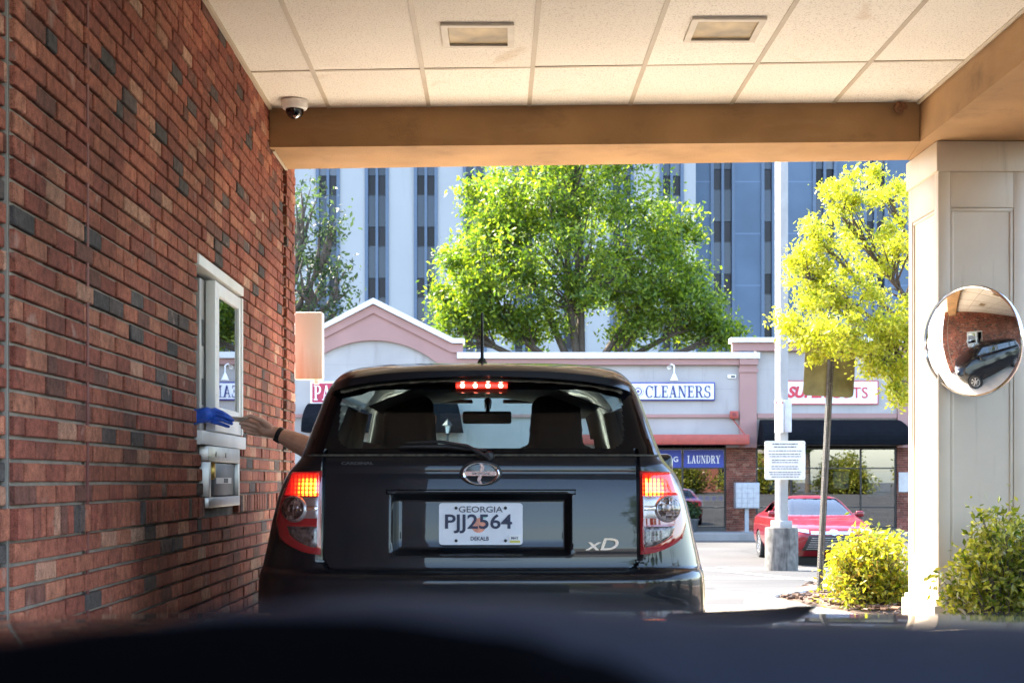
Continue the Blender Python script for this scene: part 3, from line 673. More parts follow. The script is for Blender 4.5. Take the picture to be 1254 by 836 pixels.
def rrect(x,z,cx,cz,hx,hz,r):
    dx=abs(x-cx)-hx+r; dz=abs(z-cz)-hz+r
    return math.hypot(max(dx,0),max(dz,0))+min(max(dx,dz),0)-r
def build_body(car,zrows,n,disp,classify,parent,names,mats,bodymat):
    """classify(x,v,z,seg)-> name of pane or None / 'drop'"""
    na,nb,nc,nd,ne=n; rows=[];seg=[]
    h=na+nb+nc+nd+ne+1
    for z in zrows:
        pts=car.half(z,*n); row=[]
        for (x,v) in pts: row.append(Vector((x,v,z)))
        L_=[Vector((-p.x,p.y,p.z)) for p in row[1:-1]][::-1]
        rows.append([disp(p) for p in row+L_])
    m=len(rows[0]); groups={}
    V=[p for r in rows for p in r]
    for i in range(len(rows)-1):
        for k in range(m):
            k2=(k+1)%m; f=(i*m+k,i*m+k2,(i+1)*m+k2,(i+1)*m+k); c=(V[f[0]]+V[f[1]]+V[f[2]]+V[f[3]])/4
            kk=k if k<h else m-k
            sg='A' if kk<na else 'B' if kk<na+nb else 'C' if kk<na+nb+nc else 'D'
            g=classify(c,sg); groups.setdefault(g,[]).append(f)
    groups.setdefault(None,[]).append(tuple((len(rows)-1)*m+k for k in range(m)))
    out={}
    for g,fs in groups.items():
        if g=='drop': continue
        idx={};vs=[];ff=[]
        for f in fs:
            t=[]
            for i in f:
                if i not in idx: idx[i]=len(vs); vs.append(V[i])
                t.append(idx[i])
            ff.append(t)
        mb=MB(); mb.add(vs,ff)
        nm,mm=names[g]
        out[g]=mb.build(nm,mm,parent,smooth=38)
    return out
def carpaint(name,col,var=.05,dirt=.2,coat=1.):
    m=bpy.data.materials.new(name); N,L=nt(m); b=N['Principled BSDF']; b.inputs['Base Color'].default_value=(*col,1); b.inputs['Roughness'].default_value=.32
    b.inputs['Metallic'].default_value=.0; b.inputs['Coat Weight'].default_value=coat; b.inputs['Coat Roughness'].default_value=.025; b.inputs['Coat IOR'].default_value=1.42; b.inputs['Specular IOR Level'].default_value=.15
    tc=N.new('ShaderNodeTexCoord'); n=N.new('ShaderNodeTexNoise'); n.inputs['Scale'].default_value=2.2; n.inputs['Detail'].default_value=9; n.inputs['Roughness'].default_value=.7; L.new(tc.outputs['Object'],n.inputs[0])
    r=N.new('ShaderNodeMapRange'); r.inputs['From Min'].default_value=.5; r.inputs['From Max'].default_value=.8; r.inputs['To Max'].default_value=dirt*.5; L.new(n.outputs[0],r.inputs[0])
    mx=N.new('ShaderNodeMix'); mx.data_type='RGBA'; L.new(r.outputs[0],mx.inputs[0]); mx.inputs[6].default_value=(*col,1); mx.inputs[7].default_value=(.12,.115,.11,1); L.new(mx.outputs[2],b.inputs['Base Color'])
    f=N.new('ShaderNodeTexNoise'); f.inputs['Scale'].default_value=6; f.inputs['Detail'].default_value=6; L.new(tc.outputs['Object'],f.inputs[0])
    r2=N.new('ShaderNodeMapRange'); r2.inputs['From Min'].default_value=.4; r2.inputs['From Max'].default_value=.75; r2.inputs['To Min'].default_value=.008; r2.inputs['To Max'].default_value=.035; L.new(f.outputs[0],r2.inputs[0]); L.new(r2.outputs[0],b.inputs['Coat Roughness'])
    return m
tyre_m=mat('tyre rubber',(.02,.02,.02),.8,var=.2,scale=30,bump=.1)
rim_m=mat('silver wheel rim',(.5,.5,.5),.3,.9,var=.1)
disc_m=mat('dark wheel well',(.012,.012,.012),.9)
def wheel(parent,x,v,r,w=.19,sgn=1,spokes=7):
    M=Matrix.Translation((x,v,r+.0))@Matrix.Rotation(R(90*sgn),4,'Y')
    mb=MB(); mb.lathe([(r*.66,w*.46),(r*.72,w*.5),(r*.93,w*.48),(r*.99,w*.36),(r,0),(r*.99,-w*.36),(r*.93,-w*.48),(r*.66,-w*.46)],36,0,M)
    t=mb.build('wheel',tyre_m,parent,smooth=45)
    mb=MB(); mb.lathe([(r*.66,w*.44),(r*.62,w*.42),(r*.6,w*.2),(r*.58,-w*.3)],36,0,M)
    for k in range(spokes):
        a=2*math.pi*k/spokes; q=M@Matrix.Rotation(a,4,'Z'); mb.box(.03,r*.63,-.022,.022,w*.26,w*.4,bev=.008,M=q)
    mb.lathe([(.0001,w*.45),(.05,w*.43),(.06,w*.3)],20,0,M); mb.build('rim',rim_m,t,smooth=40)
    mb=MB(); mb.lathe([(.0001,w*.1),(r*.58,w*.1)],24,0,M); mb.build('brake_disc',disc_m,t)
    return t

# ---- the black hatchback
KX=[(.26,.79,.50,.10,.25,3.72,.35,.5),(.40,.835,.52,.03,.30,3.86,.38,.5),(.55,.855,.53,.0,.32,3.92,.40,.5),(.70,.852,.56,.0,.34,3.93,.40,.5),
 (.755,.846,.575,.004,.34,3.92,.40,.5),(.778,.842,.575,.040,.33,3.91,.40,.5),(.86,.822,.575,.048,.31,3.87,.42,.5),(.95,.800,.575,.055,.28,3.76,.45,.5),(1.05,.770,.575,.066,.24,3.45,.40,.5),(1.12,.736,.575,.080,.20,3.20,.30,.5),
 (1.18,.686,.575,.10,.17,3.00,.26,.5),(1.25,.662,.56,.148,.16,2.89,.25,.48),(1.35,.630,.535,.215,.14,2.74,.24,.46),(1.45,.596,.50,.283,.13,2.58,.22,.42),
 (1.495,.566,.455,.32,.13,2.50,.2,.40),(1.53,.528,.40,.40,.13,2.42,.18,.37),(1.56,.42,.27,.55,.12,2.25,.14,.28),(1.582,.28,.16,.85,.06,2.05,.07,.16),(1.592,.05,.03,1.25,.01,1.6,.01,.03)]
sx=Car(KX)
hx,hy=-.113,5.10
hatch=empty('parked_car',(hx,hy,0),R(.35),'black boxy hatchback waiting at the service window with brake lights on','car')
hatch.name='waiting_car'
paintk=carpaint('black car paint',(.005,.006,.008),dirt=.07,coat=.8)
zr=sorted(set([round(.26+.02*i,4) for i in range(22)]+[round(.70+.005*i,4) for i in range(100)]+[round(1.2+.0075*i,4) for i in range(34)]+[1.46,1.475,1.49,1.50,1.51,1.52,1.53,1.54,1.55,1.56,1.57,1.578,1.584,1.588,1.591,1.592]))
def disp(p):
    if p.y>.42: 
        # wheel arch flare
        for wc in (.72,3.18):
            d=math.hypot(p.y-wc,p.z-.31)
            if p.z<.8 and abs(p.x)>.7: p=Vector((p.x*(1+.018*math.exp(-((d-.36)/.08)**2)),p.y,p.z))
        return p
    x,z=p.x,p.z; d=0
    if .76<z<1.19:
        s=rrect(x,z,.003,.936,.328,.114,.02)
        d+=.044*sm(-.004,.028,-s)
        if s<0: d-=.006*sm(.88,.83,z)
        if 1.046<z<1.062 and abs(x)<.345: d-=.010*sm(1.046,1.05,z)
    # hatch shut line
    s=rrect(x,z,0,1.2,.574,.432,.05)
    if abs(s)<.0042 and z<1.21: d+=.010
    # soft crease across hatch, bumper step
    if 1.125<z<1.19: d+=-.006*math.sin((z-1.125)/.065*math.pi)
    if .60<z<.76: d-=.012*sm(.60,.68,z)*sm(.765,.735,z)
    return Vector((x,p.y+d,z))
def side_glass(p,sg,spec,zb,zt):
    return None
def cls(p,sg):
    x,v,z=p
    if z<.66:
        for wc in (.72,3.18):
            if math.hypot(v-wc,z-.31)<.335 and abs(x)>.6: return 'drop'
    if v<.55 and 1.187<z<1.458:
        lim=.642-(z-1.187)*.30
        if abs(x)<lim:
            return 'rg' if rrect(x,z,0,1.327,.530,.112,.05)<0 else 'frit'
    if sg in 'C' and 1.2<z<1.44:
        if .52<v<.80-(z-1.2)*.1: return 'qgL' if x<0 else 'qgR'
        if 0.92<v<1.62: return 'sgL' if x<0 else 'sgR'
        if 1.74<v<2.72-(z-1.2)*1.0: return 'drop' if x<0 else 'sgF'
    if sg=='D' and 1.2<z<1.532 and v>1.7 and abs(x)<.62-(z-1.2)*.45: return 'ws'
    return None
gl_rear=glass('tinted rear glass',(.64,.78,.80),-.005)
gl_side=glass('dark side glass',(.12,.13,.14),.05)
gl_ws=glass('windscreen glass',(.80,.88,.84),.01)
frit=mat('black glass border',(.003,.003,.004),.04,var=0,spec=.22)
parts=build_body(sx,zr,(88,20,80,14,14),disp,cls,hatch,{None:('body',paintk),'rg':('rear_window',gl_rear),'frit':('window_border',frit),'qgL':('quarter_window',gl_side),'qgR':('quarter_window',gl_side),'sgL':('side_window',gl_side),'sgR':('side_window',gl_side),'sgF':('side_window',gl_side),'ws':('windscreen',gl_ws)},None,None)
def onrear(x,z,off=.0): 
    v=sx.rear_v(x,z); p=disp(Vector((x,v,z)))
    e=.004
    nx=(sx.rear_v(x+e,z)-sx.rear_v(x-e,z))/(2*e); nz=(sx.rear_v(x,z+e)-sx.rear_v(x,z-e))/(2*e)
    n=Vector((nx,-1,nz)).normalized()
    return p+n*off
def patch(x0f,x1f,z0f,z1f,off,name,m,parent,nu=14,nv=14,dome=0.,back=.008,surf=onrear,smooth=50):
    rows=[]
    for j in range(nv+1):
        s=j/nv; r=[]
        for i in range(nu+1):
            u=i/nu; z=z0f(u)+(z1f(u)-z0f(u))*s; x=x0f(s)+(x1f(s)-x0f(s))*u
            e=min(1,6*min(u,1-u,s,1-s)*1.6) if dome else 0
            r.append(surf(x,z,off+dome*math.sqrt(max(0,1-(1-e)**2))))
        rows.append(r)
    mb=MB(); mb.grid(rows)
    # rim skirt back to the body
    edge=rows[0]+[r[-1] for r in rows[1:]]+rows[-1][-2::-1]+[r[0] for r in rows[-2:0:-1]]
    mb.grid([edge,[p+Vector((0,back+off,0)) for p in edge]],closed=True)
    return mb.build(name,m,parent,smooth=smooth)
# lamp materials
def lamp_lit():
    m=bpy.data.materials.new('lit brake lens'); N,L=nt(m); b=N['Principled BSDF']; b.inputs['Roughness'].default_value=.08; b.inputs['Base Color'].default_value=(.35,.01,.005,1)
    tc=N.new('ShaderNodeTexCoord'); sp=N.new('ShaderNodeSeparateXYZ'); L.new(tc.outputs['Object'],sp.inputs[0])
    def wave(ax,per):
        a=N.new('ShaderNodeMath'); a.operation='MULTIPLY'; a.inputs[1].default_value=2*math.pi/per; L.new(sp.outputs[ax],a.inputs[0])
        c=N.new('ShaderNodeMath'); c.operation='COSINE'; L.new(a.outputs[0],c.inputs[0])
        r=N.new('ShaderNodeMapRange'); r.inputs['From Min'].default_value=-.95; r.inputs['From Max'].default_value=-.1; L.new(c.outputs[0],r.inputs[0]); return r.outputs[0]
    wx=wave('X',.0155); wz=wave('Z',.0155)
    zr_=N.new('ShaderNodeMapRange'); zr_.inputs['To Min'].default_value=.55; zr_.inputs['To Max'].default_value=1.; L.new(wz,zr_.inputs[0])
    g=N.new('ShaderNodeMath'); g.operation='MULTIPLY'; L.new(wx,g.inputs[0]); L.new(zr_.outputs[0],g.inputs[1])
    ab=N.new('ShaderNodeMath'); ab.operation='ABSOLUTE'; L.new(sp.outputs['X'],ab.inputs[0])
    fx=N.new('ShaderNodeMapRange'); fx.interpolation_type='SMOOTHSTEP'; fx.inputs['From Min'].default_value=.712; fx.inputs['From Max'].default_value=.63; L.new(ab.outputs[0],fx.inputs[0])
    fz=N.new('ShaderNodeMapRange'); fz.interpolation_type='SMOOTHSTEP'; fz.inputs['From Min'].default_value=1.128; fz.inputs['From Max'].default_value=1.085; L.new(sp.outputs['Z'],fz.inputs[0])
    fi=N.new('ShaderNodeMapRange'); fi.interpolation_type='SMOOTHSTEP'; fi.inputs['From Min'].default_value=.580; fi.inputs['From Max'].default_value=.605; L.new(ab.outputs[0],fi.inputs[0])
    m1=N.new('ShaderNodeMath'); m1.operation='MULTIPLY'; L.new(fx.outputs[0],m1.inputs[0]); L.new(fz.outputs[0],m1.inputs[1])
    m2=N.new('ShaderNodeMath'); m2.operation='MULTIPLY'; L.new(m1.outputs[0],m2.inputs[0]); L.new(fi.outputs[0],m2.inputs[1])
    m3=N.new('ShaderNodeMath'); m3.operation='MULTIPLY'; L.new(m2.outputs[0],m3.inputs[0]); L.new(g.outputs[0],m3.inputs[1])
    cr=N.new('ShaderNodeValToRGB'); e=cr.color_ramp.elements; e[0].position=0; e[0].color=(.16,.001,.002,1); e[1].position=1; e[1].color=(1,.42,.03,1)
    k=e.new(.3); k.color=(.75,.02,.005,1); k=e.new(.65); k.color=(1,.16,.01,1); L.new(m3.outputs[0],cr.inputs[0])
    st=N.new('ShaderNodeMapRange'); st.inputs['To Min'].default_value=.35; st.inputs['To Max'].default_value=1.15; L.new(m3.outputs[0],st.inputs[0])
    L.new(cr.outputs[0],b.inputs['Emission Color']); L.new(st.outputs[0],b.inputs['Emission Strength']); b.inputs['Coat Weight'].default_value=1
    return m
brake_m=lamp_lit()
red_lens=mat('dark red lens',(.27,.010,.014),.08,var=.1,spec=.5,coat=1)
silver_refl=mat('silver reflector',(.40,.36,.36),.3,.8,var=.15,scale=40)
def clear_lens_mat():
    m=bpy.data.materials.new('faceted clear lens'); N,L=nt(m); b=N['Principled BSDF']; b.inputs['Roughness'].default_value=.1; b.inputs['Coat Weight'].default_value=1
    tc=N.new('ShaderNodeTexCoord'); v=N.new('ShaderNodeTexVoronoi'); v.distance='CHEBYCHEV'; v.inputs['Scale'].default_value=75; v.inputs['Randomness'].default_value=.35; L.new(tc.outputs['Object'],v.inputs[0])
    cr=N.new('ShaderNodeValToRGB'); e=cr.color_ramp.elements; e[0].position=.2; e[0].color=(.03,.02,.02,1); e[1].position=.9; e[1].color=(.50,.40,.36,1); k=e.new(.55); k.color=(.14,.075,.06,1)
    L.new(v.outputs['Color'],cr.inputs[0]); L.new(cr.outputs[0],b.inputs['Base Color']); b.inputs['Metallic'].default_value=.6
    bp=N.new('ShaderNodeBump'); bp.inputs['Strength'].default_value=.8; bp.inputs['Distance'].default_value=.01; L.new(v.outputs['Distance'],bp.inputs['Height']); L.new(bp.outputs[0],b.inputs['Normal'])
    return m
facet=clear_lens_mat()
facet2=mat('smoky reversing lens',(.11,.085,.08),.12,.5,var=.8,scale=55,bump=.5,bscale=90,coat=1)
C_=lambda c:(lambda t:c)
for sgn in (-1,1):
    xo=lambda s:sgn*(.700+.062*math.sin(min(1,(1-s)*1.15)*math.pi/2)-.020*max(0,.25-s)*4)
    th=patch(C_(sgn*.581),xo,lambda u:.828+.055*u*u,lambda u:1.130-.004*u,.006,'tail_light',red_lens,hatch,22,26,dome=.006)
    xo2=lambda s:sgn*(.690+.030*(1-s))
    patch(C_(sgn*.590),xo2,C_(1.040),C_(1.123),.012,'brake_lens',brake_m,th,20,14,dome=.006)
    patch(C_(sgn*.592),C_(sgn*.668),C_(.958),C_(1.034),.012,'silver_panel',silver_refl,th,10,8,dome=.002)
    patch(C_(sgn*.594),C_(sgn*.64),C_(.985),C_(1.003),.0145,'reflector_bar',mat('bright reflector',(.8,.8,.8),.12,1.),th,6,4,dome=.003)
    # round indicator: ring + domed lens
    cx,cz=sgn*.678,.992; rr_=.046
    def disc(name,r0,r1,o0,o1,m,n=30,nr=5):
        rows=[]
        for j in range(nr+1):
            t=j/nr; rad=r0+(r1-r0)*t; rows.append([onrear(cx+rad*math.cos(2*math.pi*k/n),cz+rad*math.sin(2*math.pi*k/n),o0+(o1-o0)*math.sin(t*math.pi/2)) for k in range(n)])
        mb=MB(); mb.grid(rows,closed=True); return mb.build(name,m,th,smooth=60)
    disc('lens_ring',.050,.041,.012,.023,silver_refl)
    disc('indicator_lens',.0415,.0005,.0215,.034,facet)
    patch(C_(sgn*.594),lambda s:sgn*(.694+.012*s),lambda u:.853+.045*u*u,C_(.928),.0125,'reverse_lens',facet2,th,12,8,dome=.004)
    patch(C_(sgn*.588),lambda s:sgn*(.703+.016*s),lambda u:.843+.046*u*u,lambda u:.943,.0105,'lens_border',mat('smoky red border',(.30,.02,.022),.15,var=.1,coat=1),th,12,8,dome=.002)
# licence plate
pc=onrear(.0,.939,.006); yq=onrear(.0,.939)[1]-.020
plate_m=mat('white plate enamel',(.70,.71,.74),.35,var=.05,scale=20)
navy=mat('navy plate lettering',(.015,.02,.055),.4)
mb=MB(); bm=bmesh.new()
def rounded(x0,x1,z0,z1,r,n=6):
    out=[]
    for cx,cz,a0 in ((x1-r,z1-r,0),(x0+r,z1-r,90),(x0+r,z0+r,180),(x1-r,z0+r,270)):
        for k in range(n+1): a=R(a0+90*k/n); out.append((cx+r*math.cos(a),cz+r*math.sin(a)))
    return out
mb=MB(); mb.prism(rounded(-.1525,.1525,.863,1.015,.012),'y',yq,yq+.006); plate=mb.build('licence_plate',plate_m,hatch)
for q in ((-.1525,.1525,1.011,1.015),(-.1525,.1525,.863,.867)):
    mb=MB(); mb.box(q[0]+.012,q[1]-.012,yq-.0022,yq-.0005,q[2],q[3]); mb.build('plate_rim',plate_m,plate)
text('plate_number','PJJ2564',.244,.070,(-.008,yq-.001,.940),navy,plate,depth=.003,bold=.018)
text('plate_state','GEORGIA',.160,.022,(.0,yq-.001,.992),mat('plate state print',(.06,.06,.08),.5),plate,depth=.002,bold=.004)
text('plate_county','DEKALB',.066,.0145,(-.004,yq-.001,.886),navy,plate,depth=.002,bold=.012)
mb=MB(); mb.lathe([(.0001,.0),(.027,.0),(.027,.0008)],28,0,Matrix.Translation((-.008,yq-.0012,.934))@Matrix.Rotation(R(90),4,'X')); mb.build('peach_print',mat('peach print',(.72,.30,.20),.5,var=.25,scale=60),plate)
mb=MB(); mb.prism([(.002,.957),(.012,.968),(.028,.969),(.018,.960)],'y',yq-.002,yq-.0005); mb.build('leaf_print',mat('leaf print',(.25,.45,.36),.5),plate)
for px_,pz in ((-.09,.997),(.09,.997),(-.09,.878),(.09,.878)):
    mb=MB(); mb.lathe([(.0001,.004),(.0055,.003),(.006,0)],10,0,Matrix.Translation((px_,yq-.0005,pz))@Matrix.Rotation(R(90),4,'X')); mb.build('plate_bolt',mat('black bolt',(.01,.01,.01),.5),plate)
mb=MB(); mb.box(.103,.145,yq-.0025,yq-.0005,.869,.899); st=mb.build('plate_sticker',white_paint,plate)
mb=MB(); mb.box(.105,.143,yq-.0035,yq-.0026,.871,.879); mb.build('sticker_band',mat('yellow sticker band',(.62,.55,.08),.5),plate)
text('sticker_print','MAY',.026,.010,(.124,yq-.003,.888),navy,plate,depth=.001,bold=.02)
# round emblem
ez=1.122; eb=onrear(0,ez)
mb=MB(); Me=Matrix.Translation((0,eb.y-.004,ez))@Matrix.Rotation(R(90),4,'X')@Matrix.Diagonal((.069,.043,.05,1))
mb.lathe([(1.02,0),(1.0,.22),(.93,.30),(.84,.25),(.80,.06)],48,0,Me); em=mb.build('emblem',chrome,hatch,smooth=50)
mb=MB(); mb.lathe([(.82,.05),(.4,.10),(.0001,.12)],40,0,Me); mb.build('emblem_disc',mat('dark emblem enamel',(.02,.022,.025),.15),em,smooth=50)
mb=MB(); mb.prism([(-.057,ez-.008),(.057,ez-.008),(.057,ez+.008),(-.057,ez+.008)],'y',eb.y-.0155,eb.y-.008); mb.build('emblem_bar',chrome,em)
def blade(s):
    p=[(.0,.006),(.010,.012),(.013,.022),(.004,.037),(-.006,.037),(.001,.024),(-.004,.014)]
    return [(s*a,ez+s*b) for a,b in p]
mb=MB(); mb.prism(blade(1),'y',eb.y-.014,eb.y-.007); mb.prism(blade(-1),'y',eb.y-.0142,eb.y-.007); mb.build('emblem_blade',chrome,em)
text('emblem_text','SCION',.062,.009,(0,eb.y-.0160,ez),mat('emblem lettering',(.05,.05,.06),.4),em,depth=.0015,bold=.02)
mb=MB(); mb.lathe([(1.12,.0),(1.08,.10),(1.0,.12)],48,0,Me); mb.build('emblem_seat',black_trim,em,smooth=50)
# model lettering and dealer lettering
bx=onrear(.44,.865); ang=Matrix.Rotation(R(4),4,'Z')
t_=text('model_lettering','xD',.122,.043,(.440,bx.y-.004,.866),chrome,hatch,depth=.008,bold=.012,shear=.22,M=ang)
d_=onrear(-.452,1.158); text('dealer_lettering','CARDINAL',.118,.011,(-.452,d_.y-.002,1.160),mat('grey lettering',(.045,.045,.05),.4),hatch,depth=.002,bold=.02,M=Matrix.Rotation(R(-3.5),4,'Z'))
# rear spoiler
rows=[]
for i in range(41):
    u=-1+i/20; x=.556*u; e=abs(u)
    drop=.030*e**4+.012*e*e; v0=.165+.055*e*e+.10*max(0,e-.9)*6*(e)
    zt=1.512-drop; zb=1.480-drop-.008*e
    rows.append([(x*1.03,v0+.135,zb-.022),(x*1.02,v0+.03,zb-.004),(x*1.01,v0,zb+.003),(x,v0+.004,zt-.008),(x*.985,v0+.03,zt+.010),(x*.95,v0+.14,zt+.030-.012*e*e),(x*.90,v0+.30,zt+.036-.03*e*e),(x*.88,v0+.34,zt-.03)])
mb=MB(); mb.grid(rows); mb.add(rows[0],[tuple(range(8))]); mb.add(rows[-1],[tuple(range(7,-1,-1))]); mb.build('spoiler',paintk,hatch,smooth=40)
# dirt edged seal under spoiler and at the belt
mb=MB(); mb.tube([(x/20*.53,.215+.055*abs(x/20)**2,1.4705-.030*abs(x/20)**4-.012*(x/20)**2+.002*math.sin(x*2.1)) for x in range(-20,21)],.0055,6); mb.build('spoiler_seal',mat('dusty rubber',(.10,.085,.06),.9,var=.7,scale=70,bump=.6,bscale=150),hatch)
mb=MB(); mb.tube([onrear(x/20*.655,1.188,.003) for x in range(-20,21)],.004,6); mb.build('belt_seal',mat('dusty belt seal',(.07,.062,.045),.9,var=.6,scale=60),hatch)
# high brake lamp
mb=MB(); mb.box(-.098,.098,.262,.30,1.444,1.464,bev=.004); hb=mb.build('high_brake_light',mat('red lamp bar',(.30,.01,.008),.15,var=.05,emit=(1,.03,.01),es=.22),hatch)
mb=MB()
led=mat('lit led',(.8,.1,.05),.3,var=0,emit=(1,.22,.14),es=6)
for k in range(4):
    mb=MB(); mb.lathe([(.0001,.006),(.006,.004),(.0085,0)],14,0,Matrix.Translation((-.072+k*.048,.262,1.454))@Matrix.Rotation(R(90),4,'X')); mb.build('led',led,hb,smooth=60)
# wiper
mb=MB(); a=onrear(.03,1.17,.02); b=onrear(-.275,1.222,.02)
mb.tube([a,onrear(-.05,1.205,.03),onrear(-.15,1.222,.028),b],[.009,.007,.006,.003],8); mb.tube([onrear(-.30,1.213,.012),onrear(-.13,1.212,.016),onrear(.02,1.200,.012)],[.004,.008,.005],8)
mb.lathe([(.0001,.028),(.015,.024),(.02,.0)],16,0,Matrix.Translation(onrear(.03,1.185,.0))@Matrix.Rotation(R(90),4,'X')); mb.build('rear_wiper',black_trim,hatch,smooth=50)
# antenna
mb=MB(); mb.lathe([(.03,0),(.026,.01),(.014,.035),(.010,.04)],14,0,Matrix.Translation((-.003,.62,1.548))); mb.tube([(-.003,.62,1.585),(-.003,.56,1.765)],[.007,.0045],8); mb.build('antenna',black_trim,hatch,smooth=60)
# bumper lower face, exhaust side mirrors, arches, wheels, floor
for s in (-1,1):
    mb=MB(); mb.capsule((s*.76,2.62,1.16),.03,(s*.86,2.62,1.17),.035)
    mb.box(s*.91-.09,s*.91+.09,2.57,2.66,1.10,1.24,bev=.03); mb.build('wing_mirror',paintk,hatch,smooth=50)
for s in (-1,1):
    for wc in (.72,3.18):
        mb=MB(); rows=[]
        pts=[]
        for k in range(25):
            a=math.pi*(k/24)*1.06-.1; v=wc+.345*math.cos(a); z=.31+.345*math.sin(a)
            ww=sx.at(max(z,.26))[0]
            xx=ww*1.012
            if v<.45:
                for q in range(40):
                    xt=ww*(1-q*.008)
                    if sx.rear_v(xt,max(z,.26))<v: xx=xt*1.012; break
            pts.append((s*xx,v,max(z,.2)))
        mb.tube(pts,.016,8); mb.build('arch_lip',paintk,hatch,smooth=60)
        wheel(hatch,s*.765,wc,.305,sgn=s)
        mb=MB(); mb.lathe([(.34,-.13),(.345,.10),(.0001,.10)],28,0,Matrix.Translation((s*.70,wc,.31))@Matrix.Rotation(R(-90*s),4,'Y')); mb.build('wheel_well',disc_m,hatch)
mb=MB(); mb.box(-.62,.62,.25,3.6,.2,.28); mb.box(-.74,.74,1.12,2.8,.2,.28); mb.build('underbody',disc_m,hatch)
mb=MB(); mb.box(-.60,.60,.22,.8,.70,.74); mb.box(-.66,.66,.7,2.9,.5,.54); mb.build('cabin_floor',black_trim,hatch)
# head lamps and grille (seen in the mirror)
fl_m=mat('headlamp lens',(.6,.6,.6),.08,.6,var=.2,scale=40,coat=1)
def onfront(x,z,off=0): return Vector((x,sx.front_v(x,z)+off,z))
for s in (-1,1): patch(C_(s*.47),C_(s*.74),lambda u:.80+.02*u,lambda u:.90-.01*u,.012,'headlight',fl_m,hatch,10,6,dome=.004,back=-.03,surf=onfront)
patch(C_(-.40),C_(.40),C_(.72),C_(.80),.01,'grille',black_trim,hatch,8,4,back=-.03,surf=onfront)
patch(C_(-.55),C_(.55),C_(.42),C_(.56),.01,'lower_grille',black_trim,hatch,8,4,back=-.03,surf=onfront)
# interior
seat_m=mat('charcoal seat fabric',(.011,.014,.019),.95,var=.2,scale=50,bump=.2,bscale=250)
def seat(x):
    mb=MB()
    mb.capsule((x-.15,1.95,.62),.10,(x+.15,1.95,.62),.10); mb.capsule((x-.15,2.3,.64),.09,(x+.15,2.3,.64),.09)
    for k in range(6):
        t=k/5; wdt=.155-.03*t; mb.capsule((x-wdt,1.78-.16*t,.66+.52*t),.085,(x+wdt,1.78-.16*t,.66+.52*t),.085)
    for k in range(5):
        t=k/4; wdt=.068-.012*t*t; mb.capsule((x-wdt,1.62-.02*t,1.235+.20*t),.062,(x+wdt,1.62-.02*t,1.235+.20*t),.062)
    return remesh(mb,'seat',seat_m,hatch,.012,6)
seat(.33); seat(-.36)
mb=MB()
for k in range(5): mb.capsule((-.5,.95-.1*k/4,.62+.42*k/4),.08,(.5,.95-.1*k/4,.62+.42*k/4),.08)
remesh(mb,'rear_seat',seat_m,hatch,.015,5)
mb=MB(); mb.box(-.69,.69,2.55,2.95,.7,1.10,bev=.05); mb.capsule((-.62,2.5,1.07),.05,(.62,2.5,1.07),.05); mb.capsule((-.36,2.45,1.10),.10,(-.36,2.6,1.10),.09); mb.build('dashboard',black_trim,hatch,smooth=40)
mb=MB(); Mw=Matrix.Translation((-.36,2.33,1.02))@Matrix.Rotation(R(65),4,'X'); mb.tube([Mw@Vector((.18*math.cos(2*math.pi*k/28),.18*math.sin(2*math.pi*k/28),0)) for k in range(29)],.014,8); mb.tube([Mw@Vector((-.17,0,0)),Mw@Vector((.17,0,0))],.02,8); mb.tube([Mw@Vector((0,0,0)),Mw@Vector((0,0,-.15))],.03,8); mb.build('steering_wheel',black_trim,hatch,smooth=60)
mb=MB(); mb.box(-.13,.125,2.28,2.31,1.39,1.455,bev=.012); mb.tube([(0,2.30,1.45),(0,2.40,1.52)],.012,8); mb.capsule((0,2.40,1.51),.022,(0,2.36,1.48),.018); mb.build('rear_view_mirror',black_trim,hatch,smooth=50)
mb=MB()
for s in (-1,1): mb=MB(); mb.box(s*.25-.17,s*.25+.17,2.36,2.48,1.505,1.520,bev=.006); mb.build('sun_visor',mat('grey headliner',(.16,.16,.155),.9),hatch,smooth=40)
mb=MB(); rows=[]
for v in (.5,1.0,1.6,2.3): rows.append([(x,v,1.535-.12*(x/.5)**2-.05*max(0,.8-v)*3) for x in (-.5,-.3,0,.3,.5)])
mb.grid(rows); mb.build('headliner',MATS['grey headliner'],hatch,smooth=60)
for s in (-1,1):
    mb=MB(); mb.tube([(s*.655,1.68,1.17),(s*.60,1.66,1.42)],.045,8); mb.build('pillar_trim',MATS['grey headliner'],hatch,smooth=60)

# ------------------------------------------------------------------ people
skin_m=mat('skin',(.62,.35,.24),.5,var=.10,scale=40,bump=.12,bscale=140)
def chain(mb,pts,rs):
    for i in range(len(pts)-1): mb.capsule(pts[i],rs[i],pts[i+1],rs[i+1])
drv=empty('person',(-.47,7.05,.6),0,'driver in the black hatchback reaching a bare forearm out towards the service window','person')
off=Vector((-.47,7.05,.6))
def L_(mb):
    mb.v=[tuple(Vector(v)-off) for v in mb.v]; return mb
mb=MB()
chain(mb,[(-.473,7.02,.72),(-.473,6.96,.95),(-.473,6.90,1.14)],[.15,.14,.13])
mb.capsule((-.62,6.90,1.17),.075,(-.33,6.90,1.17),.075)
chain(mb,[(-.473,6.90,1.22),(-.473,6.91,1.30)],[.058,.055])
mb.capsule((-.473,6.92,1.385),.085,(-.473,6.935,1.425),.088); mb.capsule((-.473,6.965,1.35),.05,(-.473,6.97,1.36),.05)
mb.capsule((-.473,7.025,1.385),.012,(-.473,7.03,1.372),.014)
for s in (-1,1): mb.capsule((-.473+s*.088,6.925,1.375),.014,(-.473+s*.09,6.92,1.40),.018)
